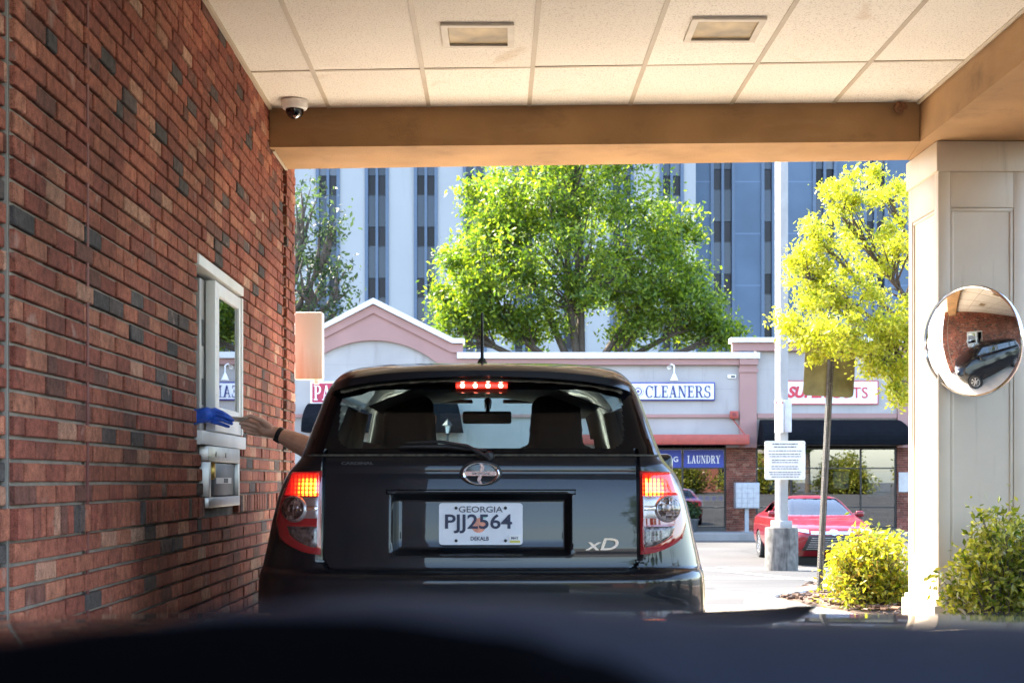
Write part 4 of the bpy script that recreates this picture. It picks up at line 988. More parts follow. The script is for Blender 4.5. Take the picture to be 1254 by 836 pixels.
chain(mb,[(-.56,7.05,.70),(-.60,7.45,.72),(-.60,7.72,.62)],[.095,.08,.06]); chain(mb,[(-.38,7.05,.70),(-.36,7.45,.74),(-.34,7.75,.62)],[.095,.08,.06])
chain(mb,[(-.31,6.90,1.17),(-.25,7.05,.97),(-.33,7.30,1.02)],[.06,.048,.035]); mb.capsule((-.33,7.30,1.02),.035,(-.38,7.38,1.06),.03)
# left arm, out of the window
chain(mb,[(-.64,6.91,1.19),(-.80,6.98,1.245),(-.935,7.03,1.238),(-1.02,7.06,1.262),(-1.10,7.09,1.297),(-1.185,7.115,1.336)],[.068,.060,.057,.056,.047,.031])
W_=Vector((-1.185,7.115,1.336))
mb.capsule(W_,.029,(-1.235,7.115,1.350),.033)
kn=[(-1.270,7.095,1.381),(-1.277,7.108,1.3625),(-1.275,7.122,1.3445),(-1.264,7.136,1.328)]
for k in kn: mb.capsule((-1.225,7.115,1.350),.027,k,.0125)
fing=[[(-1.308,7.080,1.396),(-1.330,7.075,1.396),(-1.347,7.074,1.391)],[(-1.316,7.088,1.374),(-1.338,7.078,1.378),(-1.352,7.074,1.378)],
      [(-1.313,7.103,1.352),(-1.334,7.090,1.356),(-1.346,7.080,1.360)],[(-1.297,7.120,1.331),(-1.316,7.106,1.333),(-1.326,7.096,1.340)]]
for k,f in zip(kn,fing): chain(mb,[k]+f,[.0112,.0096,.0086,.0072])
chain(mb,[(-1.215,7.10,1.365),(-1.248,7.072,1.396),(-1.292,7.058,1.414),(-1.332,7.064,1.408)],[.020,.0145,.0115,.0085])
body=remesh(L_(mb),'body',skin_m,drv,.0036,3)
mb=MB()
chain(mb,[(-.473,7.03,.74),(-.473,6.96,.95),(-.473,6.90,1.13)],[.16,.155,.143]); mb.capsule((-.63,6.90,1.165),.088,(-.32,6.90,1.165),.088)
chain(mb,[(-.64,6.905,1.185),(-.77,6.965,1.225)],[.082,.072]); chain(mb,[(-.31,6.9,1.165),(-.27,6.99,1.05)],[.075,.064])
remesh(L_(mb),'shirt',mat('dark shirt',(.02,.022,.03),.9,var=.15,scale=30),drv,.011,4)
mb=MB(); mb.capsule((-.473,6.90,1.41),.092,(-.473,6.92,1.435),.093); remesh(L_(mb),'hair',mat('dark hair',(.02,.014,.01),.7,var=.4,scale=60,bump=.5,bscale=200),drv,.012,2)
mb=MB(); mb.box(-.045,.045,-.01,.01,.008,.012)
ax=(Vector((-1.185,7.115,1.336))-Vector((-1.10,7.09,1.297))).normalized(); Mw=Matrix.Translation(Vector((-1.158,7.106,1.324)))@ax.to_track_quat('Z','Y').to_matrix().to_4x4()
mb=MB(); mb.lathe([(.0345,-.013),(.0375,-.012),(.0375,.012),(.0340,.013),(.031,.012),(.031,-.012),(.0345,-.013)],26,0,Mw); mb.box(.030,.043,-.018,.018,-.017,.017,bev=.004,M=Mw@Matrix.Rotation(R(-75),4,'Z'))
wt=L_(mb).build('wristwatch',mat('black watch strap',(.012,.012,.013),.4),drv,smooth=50)

tel=empty('person',(-2.0,6.62,0),0,'shop worker behind the service window holding out a hand in a blue glove','person'); off=Vector((-2.0,6.62,0))
mb=MB()
chain(mb,[(-2.0,6.6,.95),(-2.0,6.6,1.15),(-2.0,6.6,1.33)],[.15,.135,.14]); mb.capsule((-1.98,6.76,1.36),.065,(-2.02,6.44,1.36),.065)
chain(mb,[(-2.0,6.6,1.42),(-1.99,6.6,1.50)],[.052,.05]); mb.capsule((-1.97,6.6,1.575),.082,(-1.965,6.6,1.61),.085); mb.capsule((-1.925,6.61,1.54),.045,(-1.92,6.61,1.55),.045); mb.capsule((-1.87,6.61,1.575),.011,(-1.865,6.61,1.562),.013)
for s in (-1,1):
    chain(mb,[(-2.0,6.6+s*.09,.90),(-2.0,6.6+s*.10,.48),(-2.0,6.6+s*.10,.08)],[.09,.06,.042]); mb.capsule((-2.02,6.6+s*.1,.05),.04,(-1.86,6.6+s*.1,.04),.035)
chain(mb,[(-1.98,6.77,1.35),(-1.82,6.90,1.27),(-1.56,6.955,1.405),(-1.50,6.955,1.414)],[.055,.045,.030,.028])
chain(mb,[(-2.02,6.43,1.35),(-1.98,6.38,1.10),(-1.85,6.48,.95)],[.055,.045,.035])
remesh(L_(mb),'body',skin_m,tel,.009,3)
mb=MB(); chain(mb,[(-2.0,6.6,.92),(-2.0,6.6,1.15),(-2.0,6.6,1.33)],[.165,.15,.15]); mb.capsule((-1.98,6.76,1.355),.075,(-2.02,6.44,1.355),.075); chain(mb,[(-1.98,6.77,1.35),(-1.82,6.90,1.27),(-1.66,6.935,1.352)],[.068,.058,.046]); chain(mb,[(-2.02,6.43,1.35),(-1.98,6.38,1.10)],[.068,.06])
remesh(L_(mb),'coat',mat('white work coat',(.6,.6,.6),.85,var=.05),tel,.012,4)
mb=MB(); mb.capsule((-1.985,6.6,1.59),.092,(-1.98,6.6,1.625),.09); remesh(L_(mb),'hair',MATS['dark hair'],tel,.012,2)
mb=MB()
chain(mb,[(-1.575,6.955,1.402),(-1.53,6.955,1.412),(-1.495,6.955,1.416)],[.040,.037,.040])
kn=[(-1.450,6.945,1.440),(-1.445,6.951,1.4205),(-1.448,6.961,1.4005),(-1.456,6.974,1.382)]
for k in kn: mb.capsule((-1.50,6.957,1.414),.033,k,.0125)
fing=[[(-1.414,6.942,1.427),(-1.392,6.952,1.414),(-1.379,6.964,1.404)],[(-1.406,6.946,1.408),(-1.382,6.958,1.397),(-1.368,6.968,1.390)],
      [(-1.410,6.959,1.389),(-1.388,6.970,1.379),(-1.375,6.977,1.374)],[(-1.422,6.980,1.371),(-1.405,6.988,1.364),(-1.394,6.993,1.361)]]
for k,f in zip(kn,fing): chain(mb,[k]+f,[.0112,.0095,.0088,.0078])
chain(mb,[(-1.49,6.975,1.43),(-1.455,6.992,1.425),(-1.42,6.994,1.411),(-1.393,6.988,1.401)],[.020,.0145,.0115,.009])
g=remesh(L_(mb),'glove',mat('blue nitrile glove',(.02,.10,.55),.38,var=.15,scale=40,bump=.5,bscale=70),tel,.003,3)
# bank card / receipt between the two hands
a=Vector((-1.400,6.99,1.399)); b=Vector((-1.325,7.065,1.397)); t=(b-a); q=t.to_track_quat('X','Z').to_matrix().to_4x4(); q=q@Matrix.Rotation(R(-22),4,'X')
cdt=empty('payment_card',a,0,'thin pale payment card and slip passed between the gloved hand and the bare hand','card')
mb=MB(); mb.box(0,t.length,-.027,.027,-.0012,.0012,M=q); mb.build('card',mat('pale card',(.72,.64,.54),.4),cdt)
mb=MB(); mb.box(-.012,.034,-.020,.024,.0016,.005,M=q,bev=.001); mb.build('teal_slip',mat('teal slip',(.01,.22,.24),.5),cdt)

# ------------------------------------------------------------------ shopping strip
D=45.0
stw=mat('pale stucco',(.36,.335,.315),.9,var=.12,scale=.6,bump=.2,bscale=25)
streaks(stw,(.22,.20,.18),.5,(2.,2.,.35),.56,.75)
stp=mat('dusty pink stucco',(.34,.195,.17),.9,var=.07,scale=.8,bump=.2,bscale=25)
cop=mat('white coping',(.62,.61,.59),.5,var=.05)
redm=mat('painted red metal',(.34,.055,.035),.5,var=.12)
awn=mat('black awning canvas',(.006,.007,.009),.95,var=.2,scale=6,spec=.05)
bronze=mat('dark bronze frame',(.02,.018,.016),.4,.3)
mall=empty('shopping_strip',(0,D,0),0,'pale and pink single storey shopping strip across the car park','shop building')
class SB(MB):
    def r(s,a,b,t,u,f,k,mi=0,bev=0): s.box(X(a,D),X(b,D),f,k,Z(u,D),Z(t,D),mi,bev)
    def poly(s,pts,f,k,mi=0): s.prism([(X(p[0],D),Z(p[1],D)) for p in pts],'y',f,k,mi)
GB=651
# walls (butting pieces; openings left free)
m=SB()
m.r(250,349,424,GB,0,.3)                       # far left
m.poly([(349,GB),(560,GB),(560,430),(556,424),(458,371),(360,424),(349,430)],0,.3)
m.r(560.2,926,436,548,0,.3)                     # middle upper
m.r(926.2,1300,419,548,0,.3)
m.r(560.2,740,548.1,GB,0,.3)
m.build('wall',stw,mall)
# gable
m=SB()
arc=[(458+122*math.sin(R(a)),539-122*math.cos(R(a))) for a in range(45,-46,-3)]
m.poly([(349,450),(349,421),(361,418),(458,369),(555,418),(567,418),(567,452)]+arc,-.12,-.001)
m.poly([(349,434),(349,424),(360,422),(458,374),(556,422),(567,422),(567,432),(553,432),(458,384),(363,432)],-.19,-.1205)
m.build('gable',stp,mall)
m=SB(); m.poly([(347,421),(360,417),(458,366),(556,415),(569,415),(569,421),(554,421),(458,373),(362,422),(347,427)],-.30,.3); m.build('coping',cop,mall)
m=SB(); m.r(560,929,432,439.5,-.26,.3); m.r(894,1302,414,420,-.30,.3); m.build('coping',cop,mall)
m=SB(); m.r(561,904.5,439.6,447,-.16,-.001); m.r(904.7,927,439.6,447,-.22,-.001); m.r(895.5,1301,420.1,430,-.20,-.001); m.r(895.6,904.4,430.1,432-.1,-.15,-.001); m.build('cornice',stp,mall)
m=SB(); m.r(905,926,447.1,548,-.14,-.001); m.r(903.5,927.5,452,456,-.18,-.1395); m.build('pilaster',stp,mall)
m=SB(); m.r(1098,1118,430.1,548,-.14,-.001); m.build('pilaster',stp,mall)
m=SB(); m.r(561,904.5,507,511,-.10,-.001); m.r(927,1097.5,506,512,-.10,-.001); m.r(250,348,507,511,-.10,-.001); m.r(350,560,507,511,-.101,-.001); m.build('ledge',stp,mall)
m=SB()
for xx in (458,520,640,720,800,860,960,1040): m.r(xx-.25,xx+.25,448 if 560<xx<926 else 431 if xx>926 else 440,506,-.004,.0)
m.r(570,900,476,476.5,-.004,0); m.r(930,1096,452,452.4,-.004,0); m.r(350,560,446,446.5,-.0045,0); m.build('panel_joint',mat('stucco joint',(.30,.29,.28),.9),mall)
m=SB(); m.r(690,911,533,545,-1.1,-.15,bev=.02); m.build('door_canopy',redm,mall,smooth=30)
m=SB(); m.tube([(X(897,D),-.05,Z(513,D)),(X(906,D),-.95,Z(533,D))],.02,6); m.build('tie_rod',redm,mall)
# awnings
def awning(a,b,t,u):
    m=SB(); pts=[]; n=8; rows=[]
    for i in range(n+1):
        s=i/n; rows.append([(X(a-3*s,D),-.15-1.15*math.sin(s*math.pi/2),Z(t+(u-6-t)*s**1.5,D)),(X(b+8*s,D),-.15-1.15*math.sin(s*math.pi/2),Z(t+(u-6-t)*s**1.5,D))])
    rows.append([(rows[-1][0][0],-1.30,Z(u,D)),(rows[-1][1][0],-1.30,Z(u,D))]); rows.append([(rows[-1][0][0],-.15,Z(u,D)),(rows[-1][1][0],-.15,Z(u,D))]); m.grid(rows)
    L1=[r[0] for r in rows]; R1=[r[1] for r in rows]; m.add(L1,[tuple(range(len(L1)))]); m.add(R1,[tuple(range(len(R1)))]); return m.build('awning',awn,mall)
awning(929,1097,514,545); awning(379,560,494,530)
# brick piers, frames, glazing
brk=brick_mat('strip brick',[(0,(.20,.065,.045)),(.4,(.24,.085,.06)),(.7,(.15,.055,.04)),(.88,(.28,.13,.09))])
for a,b in ((889,926),(1098,1122)):
    m=SB(); m2=SB()
    x0=X(a,D);x1=X(b,D); z=Z(GB,D); i=0; m2.box(x0+.01,x1-.01,.0,.28,z,Z(548.2,D))
    while z<Z(548.2,D)-.05:
        x=x0-(.11 if i%2 else 0)
        while x<x1:
            p=max(x,x0);q=min(x+.21,x1)
            if q-p>.02: m.box(p+.006,q-.006,-.03,.02,z+.006,z+.072-.006)
            x+=.21
        z+=.072;i+=1
    pr=m2.build('brick_pier',mortar,mall); m.build('brick_facing',brk,pr)
m=SB(); m.r(1100,1116,578,602,-.06,-.031); m.build('wall_plaque',mat('grey plaque',(.48,.46,.44),.7,var=.1),mall)
fm=SB(); panes=[]
def glazing(xs,ys):
    for x in xs: fm.r(x-.9,x+.9,ys[0],ys[-1],.02,.12)
    for y in ys: fm.r(xs[0],xs[-1],y-.8,y+.8,.025,.115)
    for i in range(len(xs)-1):
        for j in range(len(ys)-1): panes.append((xs[i]+.9,xs[i+1]-.9,ys[j]+.8,ys[j+1]-.8))
fm.r(740,889,544,549.5,.0,.12); fm.r(926,1098,545.5,549.5,.0,.12)
glazing([741,790,836,888],[549.5,573,621,645]); glazing([927,969,1012.5,1054.5,1097],[549.5,573,621,645])
fr_=fm.build('shopfront_frame',bronze,mall)
gl_shop=glass('shopfront glass',(.5,.53,.53),.17)
for p in panes:
    m=SB(); m.r(p[0],p[1],p[2],p[3],.06,.075); m.build('pane',gl_shop,fr_)
m=SB(); m.r(740,1098,645.8,GB,-.01,.13); m.build('sill',mat('dark stall riser',(.05,.045,.04),.7),mall)
# rooms behind
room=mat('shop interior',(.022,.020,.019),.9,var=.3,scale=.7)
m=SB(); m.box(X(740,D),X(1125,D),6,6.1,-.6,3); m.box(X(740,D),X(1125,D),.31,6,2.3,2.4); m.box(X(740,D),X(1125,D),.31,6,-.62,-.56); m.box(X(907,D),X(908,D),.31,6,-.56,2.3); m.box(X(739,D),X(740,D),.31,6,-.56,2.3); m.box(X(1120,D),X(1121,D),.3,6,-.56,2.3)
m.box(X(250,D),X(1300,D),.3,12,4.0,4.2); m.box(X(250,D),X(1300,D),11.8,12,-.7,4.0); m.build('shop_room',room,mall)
pw=mat('paper poster',(.72,.74,.76),.7,var=.1,scale=3)
for q in ((1021,1040,577,598),(942,956,590,600),(985,996,580,592),(843,852,598,606)):
    m=SB(); m.r(*q,.080,.085); m.build('window_poster',pw,mall)
m=SB(); m.r(1063,1091,578,607,.080,.085); m.build('window_poster',mat('pale blue poster',(.45,.55,.62),.6,var=.25,scale=2.5),mall)
m=SB(); m.r(838,887,606.5,613.5,.079,.083); wb=m.build('window_band',pw,mall)
for k in range(6):
    m=SB(); m.lathe([(.0001,.01),(.075,.01),(.075,0)],14,0,Matrix.Translation((X(842+k*8.2,D),.079,Z(610,D)))@Matrix.Rotation(R(90),4,'X')); m.build('blue_dot',mat('blue dot',(.06,.08,.40),.6),wb)
blue=mat('blue banner',(.035,.055,.30),.6,var=.06); whl=mat('white lettering',(.8,.8,.8),.5,var=.02)
m=SB(); m.r(837.5,886.5,550.5,572,.03,.055); bn=m.build('transom_banner',blue,mall)
m=SB(); m.r(791.5,834.5,550.5,572,.03,.055); bn2=m.build('transom_banner',blue,mall)
sx_=lambda s,a,b,t,u,y,mm,par: serif_text('lettering',s,X(a,D),X(b,D),y,Z(u,D),Z(t,D),mm,par)
sx_('LAUNDRY',842,882,557.5,567,.029,whl,bn)
text('lettering','SUITE G',X(831,D)-X(800,D),.17,(X(815,D),.025,Z(562,D)),whl,bn2,depth=.01,bold=.01)
# bench, plants inside
m=SB(); m.r(1070,1095,616,619,.5,1.0); m.r(1072,1094,627,630,.45,1.2); m.r(1072,1074,630,648,.5,.6); m.r(1092,1094,630,648,.5,.6); m.r(1075,1091,612,616,.7,.8); m.build('shop_bench',mat('dark wood bench',(.03,.022,.018),.6),mall)
# signs
s1=empty('cleaners_sign',(0,D,0),0,'white and blue framed shop sign with serif capitals reading CLEANERS','sign')
m=SB(); m.r(745,875,468,490.5,-.10,-.005,bev=.01); m.build('sign_board',mat('blue sign frame',(.04,.05,.25),.5),s1,smooth=30)
m=SB(); m.r(746.5,873.5,469.8,488.8,-.115,-.1005); m.build('sign_face',mat('white sign face',(.76,.76,.77),.5,var=.03),s1)
sx_('CLEANERS',790,870,472.5,487,-.1155,mat('navy lettering',(.03,.04,.17),.5),s1)
m=SB(); Mx=Matrix.Translation((X(781,D),-.116,Z(479.5,D)))@Matrix.Rotation(R(90),4,'X'); m.lathe([(.0001,.012),(.17,.012),(.17,0)],28,0,Mx); m.build('medallion',mat('purple medallion',(.10,.06,.22),.5),s1)
m=SB(); m.lathe([(.125,.018),(.155,.018)],28,0,Mx); m.build('medallion_ring',whl,s1); m=SB(); m.lathe([(.05,.018),(.085,.018)],20,0,Mx); m.build('medallion_ring',whl,s1)
s2=empty('pa_sign',(0,D,0),0,'red shop sign with white serif letters PA, partly hidden by the black hatchback','sign'); s2.name='red_sign'
m=SB(); m.r(380.5,470,467,495,-.10,-.005); m.build('sign_board',whl,s2)
m=SB(); m.r(383,468,469.5,492.5,-.12,-.1005); m.build('sign_face',mat('crimson sign face',(.42,.02,.06),.5),s2)
sx_('PA',385,405.5,472,490,-.121,whl,s2)
s3=empty('haircut_sign',(0,D,0),0,'white sign with thin red border and slanted red lettering above the black awning','sign')
rl=mat('red lettering',(.50,.03,.05),.5)
m=SB(); m.r(961,1075,466.5,494.5,-.06,-.003); m.build('sign_face',MATS['white sign face'],s3)
m=SB(); m.r(961,1075,466,467,-.075,-.0); m.r(961,1075,494,495,-.075,-.0); m.r(1074,1075,467.1,493.9,-.074,0); m.r(961,962,467.1,493.9,-.074,0); m.build('sign_border',rl,s3)
text('lettering','SUPER',X(1013,D)-X(964,D),Z(473,D)-Z(487.5,D),(X(988.5,D),-.075,Z(480,D)),rl,s3,depth=.02,bold=.045,shear=.25)
text('lettering','CUTS',X(1062,D)-X(1017,D),Z(474,D)-Z(487.5,D),(X(1039.5,D),-.075,Z(480.7,D)),rl,s3,depth=.02,bold=.0)
# gooseneck lamps
def gooseneck(px,py,label):
    t=empty('gooseneck_lamp',(X(px,D),D,Z(py,D)),0,label,'wall lamp','white gooseneck lamps above the shop signs')
    m=MB(); m.tube([(-.12,-.02,.42),(-.08,-.30,.50),(.0,-.38,.44),(.0,-.38,.2)],.022,8); m.lathe([(.02,.22),(.05,.16),(.12,.0),(.125,-.02)],18,0,Matrix.Translation((0,-.38,0))); m.lathe([(.0001,.03),(.07,.025),(.07,0)],14,0,Matrix.Translation((-.12,0,.42))@Matrix.Rotation(R(90),4,'X')); m.build('lamp_arm_and_shade',white_paint,t,smooth=50)
gooseneck(824,466,'white gooseneck lamp above the CLEANERS sign'); gooseneck(391.5,466,'white gooseneck lamp above the red sign with letters PA')
t=empty('alarm_box',(X(898,D),D,Z(508,D)),0,'small red square alarm box on the wall beside the pink pilaster','alarm box')
m=MB(); m.box(-.13,.13,-.22,-.105,-.12,.12,bev=.015); m.build('casing',redm,t,smooth=30); m=MB(); m.box(-.06,.06,-.235,-.2205,-.05,.06); m.build('sounder',mat('dark red sounder',(.2,.02,.02),.5),t)
t=empty('wall_vent',(X(896,D),D,Z(461,D)),0,'small pale louvred vent high on the wall beside the pink pilaster','vent')
m=MB(); m.box(-.13,.13,-.05,-.003,-.05,.06); m.build('frame',white_paint,t)
m=MB(); m.box(-.03,.10,-.055,-.0505,-.03,.03); m.build('louvre',bronze,t)
# letter boxes
t=empty('mailbox_cluster',(X(909.5,D),D-.75,-.53),0,'grey cluster mailbox on a post before the brick pier','mailbox')
m=MB(); zc=Z(622,D-.7); m.box(-.37,.37,-.2,.2,zc+.53,zc+.53+.80,bev=.012); m.build('cabinet',mat('grey mailbox metal',(.27,.28,.30),.45,.3,var=.06),t,smooth=30)
m=MB()
for i in range(4):
    for j in range(5):
        m.box(-.35+i*.178,-.35+i*.178+.165,-.208,-.2005,zc+.56+j*.148,zc+.56+j*.148+.135)
m.build('door_panel',mat('light mailbox door',(.34,.35,.37),.4,.3),t)
m=MB(); m.box(-.06,.06,-.06,.06,.0,zc+.53); m.box(-.15,.15,-.15,.15,0,.02); m.build('post',MATS['grey mailbox metal'],t)
m=MB(); m.box(-60,60,D-2.1,D+.0,-.9,-.532); sw=m.build('sidewalk',mat('sidewalk concrete',(.22,.21,.195),.9,var=.18,scale=1.5,bump=.2,bscale=50)); tag(sw,kind='structure')
# lantern post seen through the car
t=empty('lantern_post',(X(548,40),40,-.735),0,'slim black lantern post standing in front of the pale shops','lamp post')
m=MB(); zt=Z(531,40)+.735; m.tube([(0,0,0),(0,0,zt)],[.06,.035],10); m.lathe([(.11,0),(.1,.12),(.06,.3)],12); m.build('post',black_trim,t,smooth=40)
m=MB(); 
for k in range(4): a=R(45+90*k); m.tube([(.06*math.cos(a),.06*math.sin(a),zt),(.10*math.cos(a),.10*math.sin(a),zt+.24)],.010,5)
m.lathe([(.15,zt+.24),(.07,zt+.33),(.015,zt+.40),(.001,zt+.46)],8); m.lathe([(.0001,zt),(.09,zt+.01),(.02,zt-.06)],8); m.build('lantern',black_trim,t)
m=MB(); m.lathe([(.05,zt+.02),(.085,zt+.235)],4); m.build('lantern_glass',mat('milky lantern glass',(.7,.7,.66),.3),t)
# planter pots by the laundry door
def pot(px,h,label,seed):
    t=empty('potted_plant',(X(px,44.2),44.2,-.53),0,label,'plant','potted plants by the laundry window')
    m=MB(); m.lathe([(.0001,.02),(.16,.02),(.22,.38),(.24,.38),(.24,.42),(.2,.42),(.19,.36),(.0001,.36)],18); m.build('pot',mat('dark pot',(.03,.035,.04),.5),t,smooth=40)
    m=MB(); r_=random.Random(seed)
    for i in range(500):
        u=Vector((r_.gauss(0,1),r_.gauss(0,1),r_.gauss(0,1))).normalized()*r_.random()**.4; c=Vector((u.x*.33,u.y*.3,.4+h*.5+u.z*h*.5)); leaf(m,c,.07,r_)
    m.build('foliage',leaf_dark,t)
# ------------------------------------------------------------------ foliage
def leaf(mb,c,s,r_,up=.5):
    n=Vector((r_.gauss(0,1),r_.gauss(0,1),r_.gauss(0,1)+up)).normalized(); t=n.cross(Vector((r_.gauss(0,1),r_.gauss(0,1),r_.gauss(0,1)-.4))).normalized(); b=n.cross(t)
    k=s*r_.uniform(.7,1.3)
    mb.add([c-t*k,c-b*k*.42+n*k*.08,c+t*k,c+b*k*.42+n*k*.08],[(0,1,2,3)])
leaf_big=leafmat('mid green leaves',[(.03,.07,.012),(.09,.15,.018),(.21,.26,.03),(.055,.105,.014)],(2.2,2.2,.6))
leaf_yel=leafmat('yellow green leaves',[(.19,.25,.022),(.30,.32,.03),(.43,.41,.06),(.25,.285,.03)],(1.75,1.75,.5))
leaf_dark=leafmat('dark green leaves',[(.018,.04,.012),(.035,.065,.018),(.05,.085,.025)],(1.2,1.3,.7))
leaf_fea=leafmat('grey green leaves',[(.025,.045,.02),(.045,.07,.03),(.07,.10,.04)],(1.2,1.35,.8))
leaf_box=leafmat('glossy shrub leaves',[(.05,.09,.012),(.13,.165,.018),(.28,.28,.035),(.42,.40,.12),(.10,.14,.02)],(1.6,1.5,.5),.22)
leaf_nan=leafmat('yellow shrub leaves',[(.12,.17,.015),(.27,.29,.025),(.44,.38,.05),(.17,.22,.02),(.40,.25,.05)],(1.7,1.65,.4))
barkm=mat('tree bark',(.085,.065,.05),.95,var=.35,scale=14,bump=.6,bscale=40)
def tree(name,base,forkz,tr,ell,per,ls,lm,seed,label,cat='tree',group=None,shell=.35,crad=.9,stems=3,brr=.3,up=.5):
    """ell: list of (center,radii,n clusters)"""
    r_=random.Random(seed); base=Vector(base); t=empty(name,base,0,label,cat,group)
    tb=MB(); lb=MB(); fork=Vector((0,0,forkz))
    tb.tube([(0,0,-.2),(r_.uniform(-.05,.05),0,forkz*.5),fork],[tr*1.3,tr,tr*.85],10)
    cs=[]
    for c,rad,n in ell:
        c=Vector(c)-base; rad=Vector(rad); hub=c+Vector((0,0,-rad.z*.45))
        mid=fork.lerp(hub,.5)+Vector((r_.uniform(-1,1),r_.uniform(-1,1),.6))*rad.x*.12
        tb.tube([fork,mid,hub],[tr*.62,tr*.45,tr*.28],8)
        for i in range(n):
            u=Vector((r_.gauss(0,1),r_.gauss(0,1),r_.gauss(0,1))).normalized()*(shell+(1-shell)*r_.random()**.6)
            p=c+Vector((u.x*rad.x,u.y*rad.y,u.z*rad.z)); cs.append((p,rad))
            if i%2==0 or n<25:
                st=hub.lerp(mid,r_.random()*.7); k=st.lerp(p,.5)+Vector((r_.uniform(-1,1),r_.uniform(-1,1),r_.uniform(-.3,1)))*rad.x*.12
                tb.tube([st,k,p],[tr*.2*brr/.3,tr*.11*brr/.3,tr*.03],5)
    for p,rad in cs:
        cr=crad*r_.uniform(.6,1.25)
        for q in range(int(per*r_.uniform(.5,1.3))):
            u=Vector((r_.gauss(0,.5),r_.gauss(0,.5),r_.gauss(0,.42)))*cr
            leaf(lb,p+u,ls,r_,up)
    tb.build('trunk',barkm,t,smooth=60); lb.build('crown',lm,t); return t
def E(px,py,d,rx,ry,n,rd=None): 
    k=d/F; return (P(px,py,d),(rx*k,(rd or rx)*k*.9,ry*k),n)
big=tree('shade_tree',(X(712,60),60,-.735),5.6,.29,[E(705,300,60,140,112,120),E(588,340,60,62,72,54),E(620,255,60,60,50,34),E(800,320,60,70,75,52),E(845,380,60,50,38,30),E(880,408,60,30,13,14),E(700,190,60,110,80,60),E(560,385,60,38,38,24),E(700,130,60,80,60,30),E(635,400,60,40,22,14),E(780,400,60,36,22,14)],150,.115,leaf_big,11,'large bright green shade tree rising behind the shops, in front of the tower',crad=.75,stems=4,shell=.3)
yel=tree('young_tree',(X(1188,14.2),14.2,.12),1.9,.045,[E(1085,300,13.4,72,78,36),E(1015,350,13.0,58,55,32),E(1085,410,12.9,55,62,36),E(1097,468,12.9,17,34,11),E(1010,412,12.6,50,30,22),E(1030,245,13.2,30,40,12),E(985,325,13.0,36,24,9),E(1190,320,14.2,90,120,44),E(1090,230,13.6,35,30,9),E(968,395,12.8,20,14,6),E(1002,285,13.0,24,22,6),E(1068,430,12.8,30,30,10),E(1245,260,14.4,40,70,16)],125,.0235,leaf_yel,5,'yellow green young tree overhanging the sign post beside the pillar',crad=.115,shell=.15,brr=.4)
fea=tree('feathery_tree',(X(340,54),54,-.735),7,.2,[E(388,345,54,38,60,15),E(402,290,54,18,46,9),E(370,260,54,36,60,11),E(418,350,54,16,30,5),E(345,330,54,40,80,12),E(410,388,54,30,12,6)],42,.12,leaf_fea,21,'thin feathery grey green tree at the edge of the brick wall',crad=.75,shell=.1,brr=.9)
def shrub(name,px,py,d,rx,ry,n,per,ls,lm,seed,label,base):
    c=P(px,py,d); r_=random.Random(seed); t=empty(name,(c.x,d,base),0,label,'shrub'); k=d/F; tb=MB(); lb=MB(); o=Vector((c.x,d,base))
    for i in range(n):
        u=Vector((r_.gauss(0,1),r_.gauss(0,1),r_.gauss(0,1))).normalized(); u*=(r_.random()**.25)*(.86+.62*noise.noise(u*1.9+Vector((seed*3.1,0,0))))
        p=c-o+Vector((u.x*rx*k,u.y*rx*k*.8,u.z*ry*k)); p.z=max(p.z,.05)
        s=Vector((p.x*.25,p.y*.25,0)); tb.tube([s,s.lerp(p,.6)+Vector((0,0,.03)),p],[.007,.005,.002],5)
        for q in range(per):
            a=p+Vector((r_.gauss(0,1),r_.gauss(0,1),r_.gauss(0,1.25)))*ls*1.7; leaf(lb,a,ls,r_,.7)
    tb.build('stems',barkm,t); lb.build('foliage',lm,t); return t
shrub('yellow_shrub',1066,702,11.2,62,54,300,22,.025,leaf_nan,2,'bright yellow green shrub in the planting bed left of the pillar',.12)
gls=shrub('glossy_shrub',1238,704,8.05,80,72,420,17,.024,leaf_box,4,'glossy dark and light green shrub in front of the pillar foot at the right',.10)
pot(787+60,.55,'small dark potted plant at the foot of the laundry window',3)
# ------------------------------------------------------------------ office tower
twp=mat('white concrete panel',(.34,.34,.335),.75,var=.05,scale=.15)
streaks(twp,(.22,.22,.22),.5,(.7,.7,.06),.55,.75)
tbp=mat('shade toned concrete panel',(.082,.122,.178),.7,var=.16,scale=.25)  # shade over the set-back right wing is put into this panel colour
def joints(m):
    N,L=nt(m); b=N['Principled BSDF']; src=b.inputs['Base Color'].links[0].from_socket
    tc=N.new('ShaderNodeTexCoord'); sp=N.new('ShaderNodeSeparateXYZ'); L.new(tc.outputs['Object'],sp.inputs[0])
    a=N.new('ShaderNodeMath'); a.operation='PINGPONG'; a.inputs[1].default_value=2.15; L.new(sp.outputs['Z'],a.inputs[0])
    c=N.new('ShaderNodeMath'); c.operation='LESS_THAN'; c.inputs[1].default_value=.05; L.new(a.outputs[0],c.inputs[0])
    mx=N.new('ShaderNodeMix'); mx.data_type='RGBA'; L.new(c.outputs[0],mx.inputs[0]); L.new(src,mx.inputs[6]); mx.inputs[7].default_value=(.12,.17,.25,1); L.new(mx.outputs[2],b.inputs['Base Color'])
joints(tbp)
tfr=mat('slate blue window frame',(.075,.11,.165),.5,var=.08)
tsp=mat('spandrel glass',(.034,.047,.070),.2,var=.25,scale=.12,spec=.35)
twn=mat('dark office window',(.016,.014,.017),.3,var=.2,scale=.2,spec=.2)
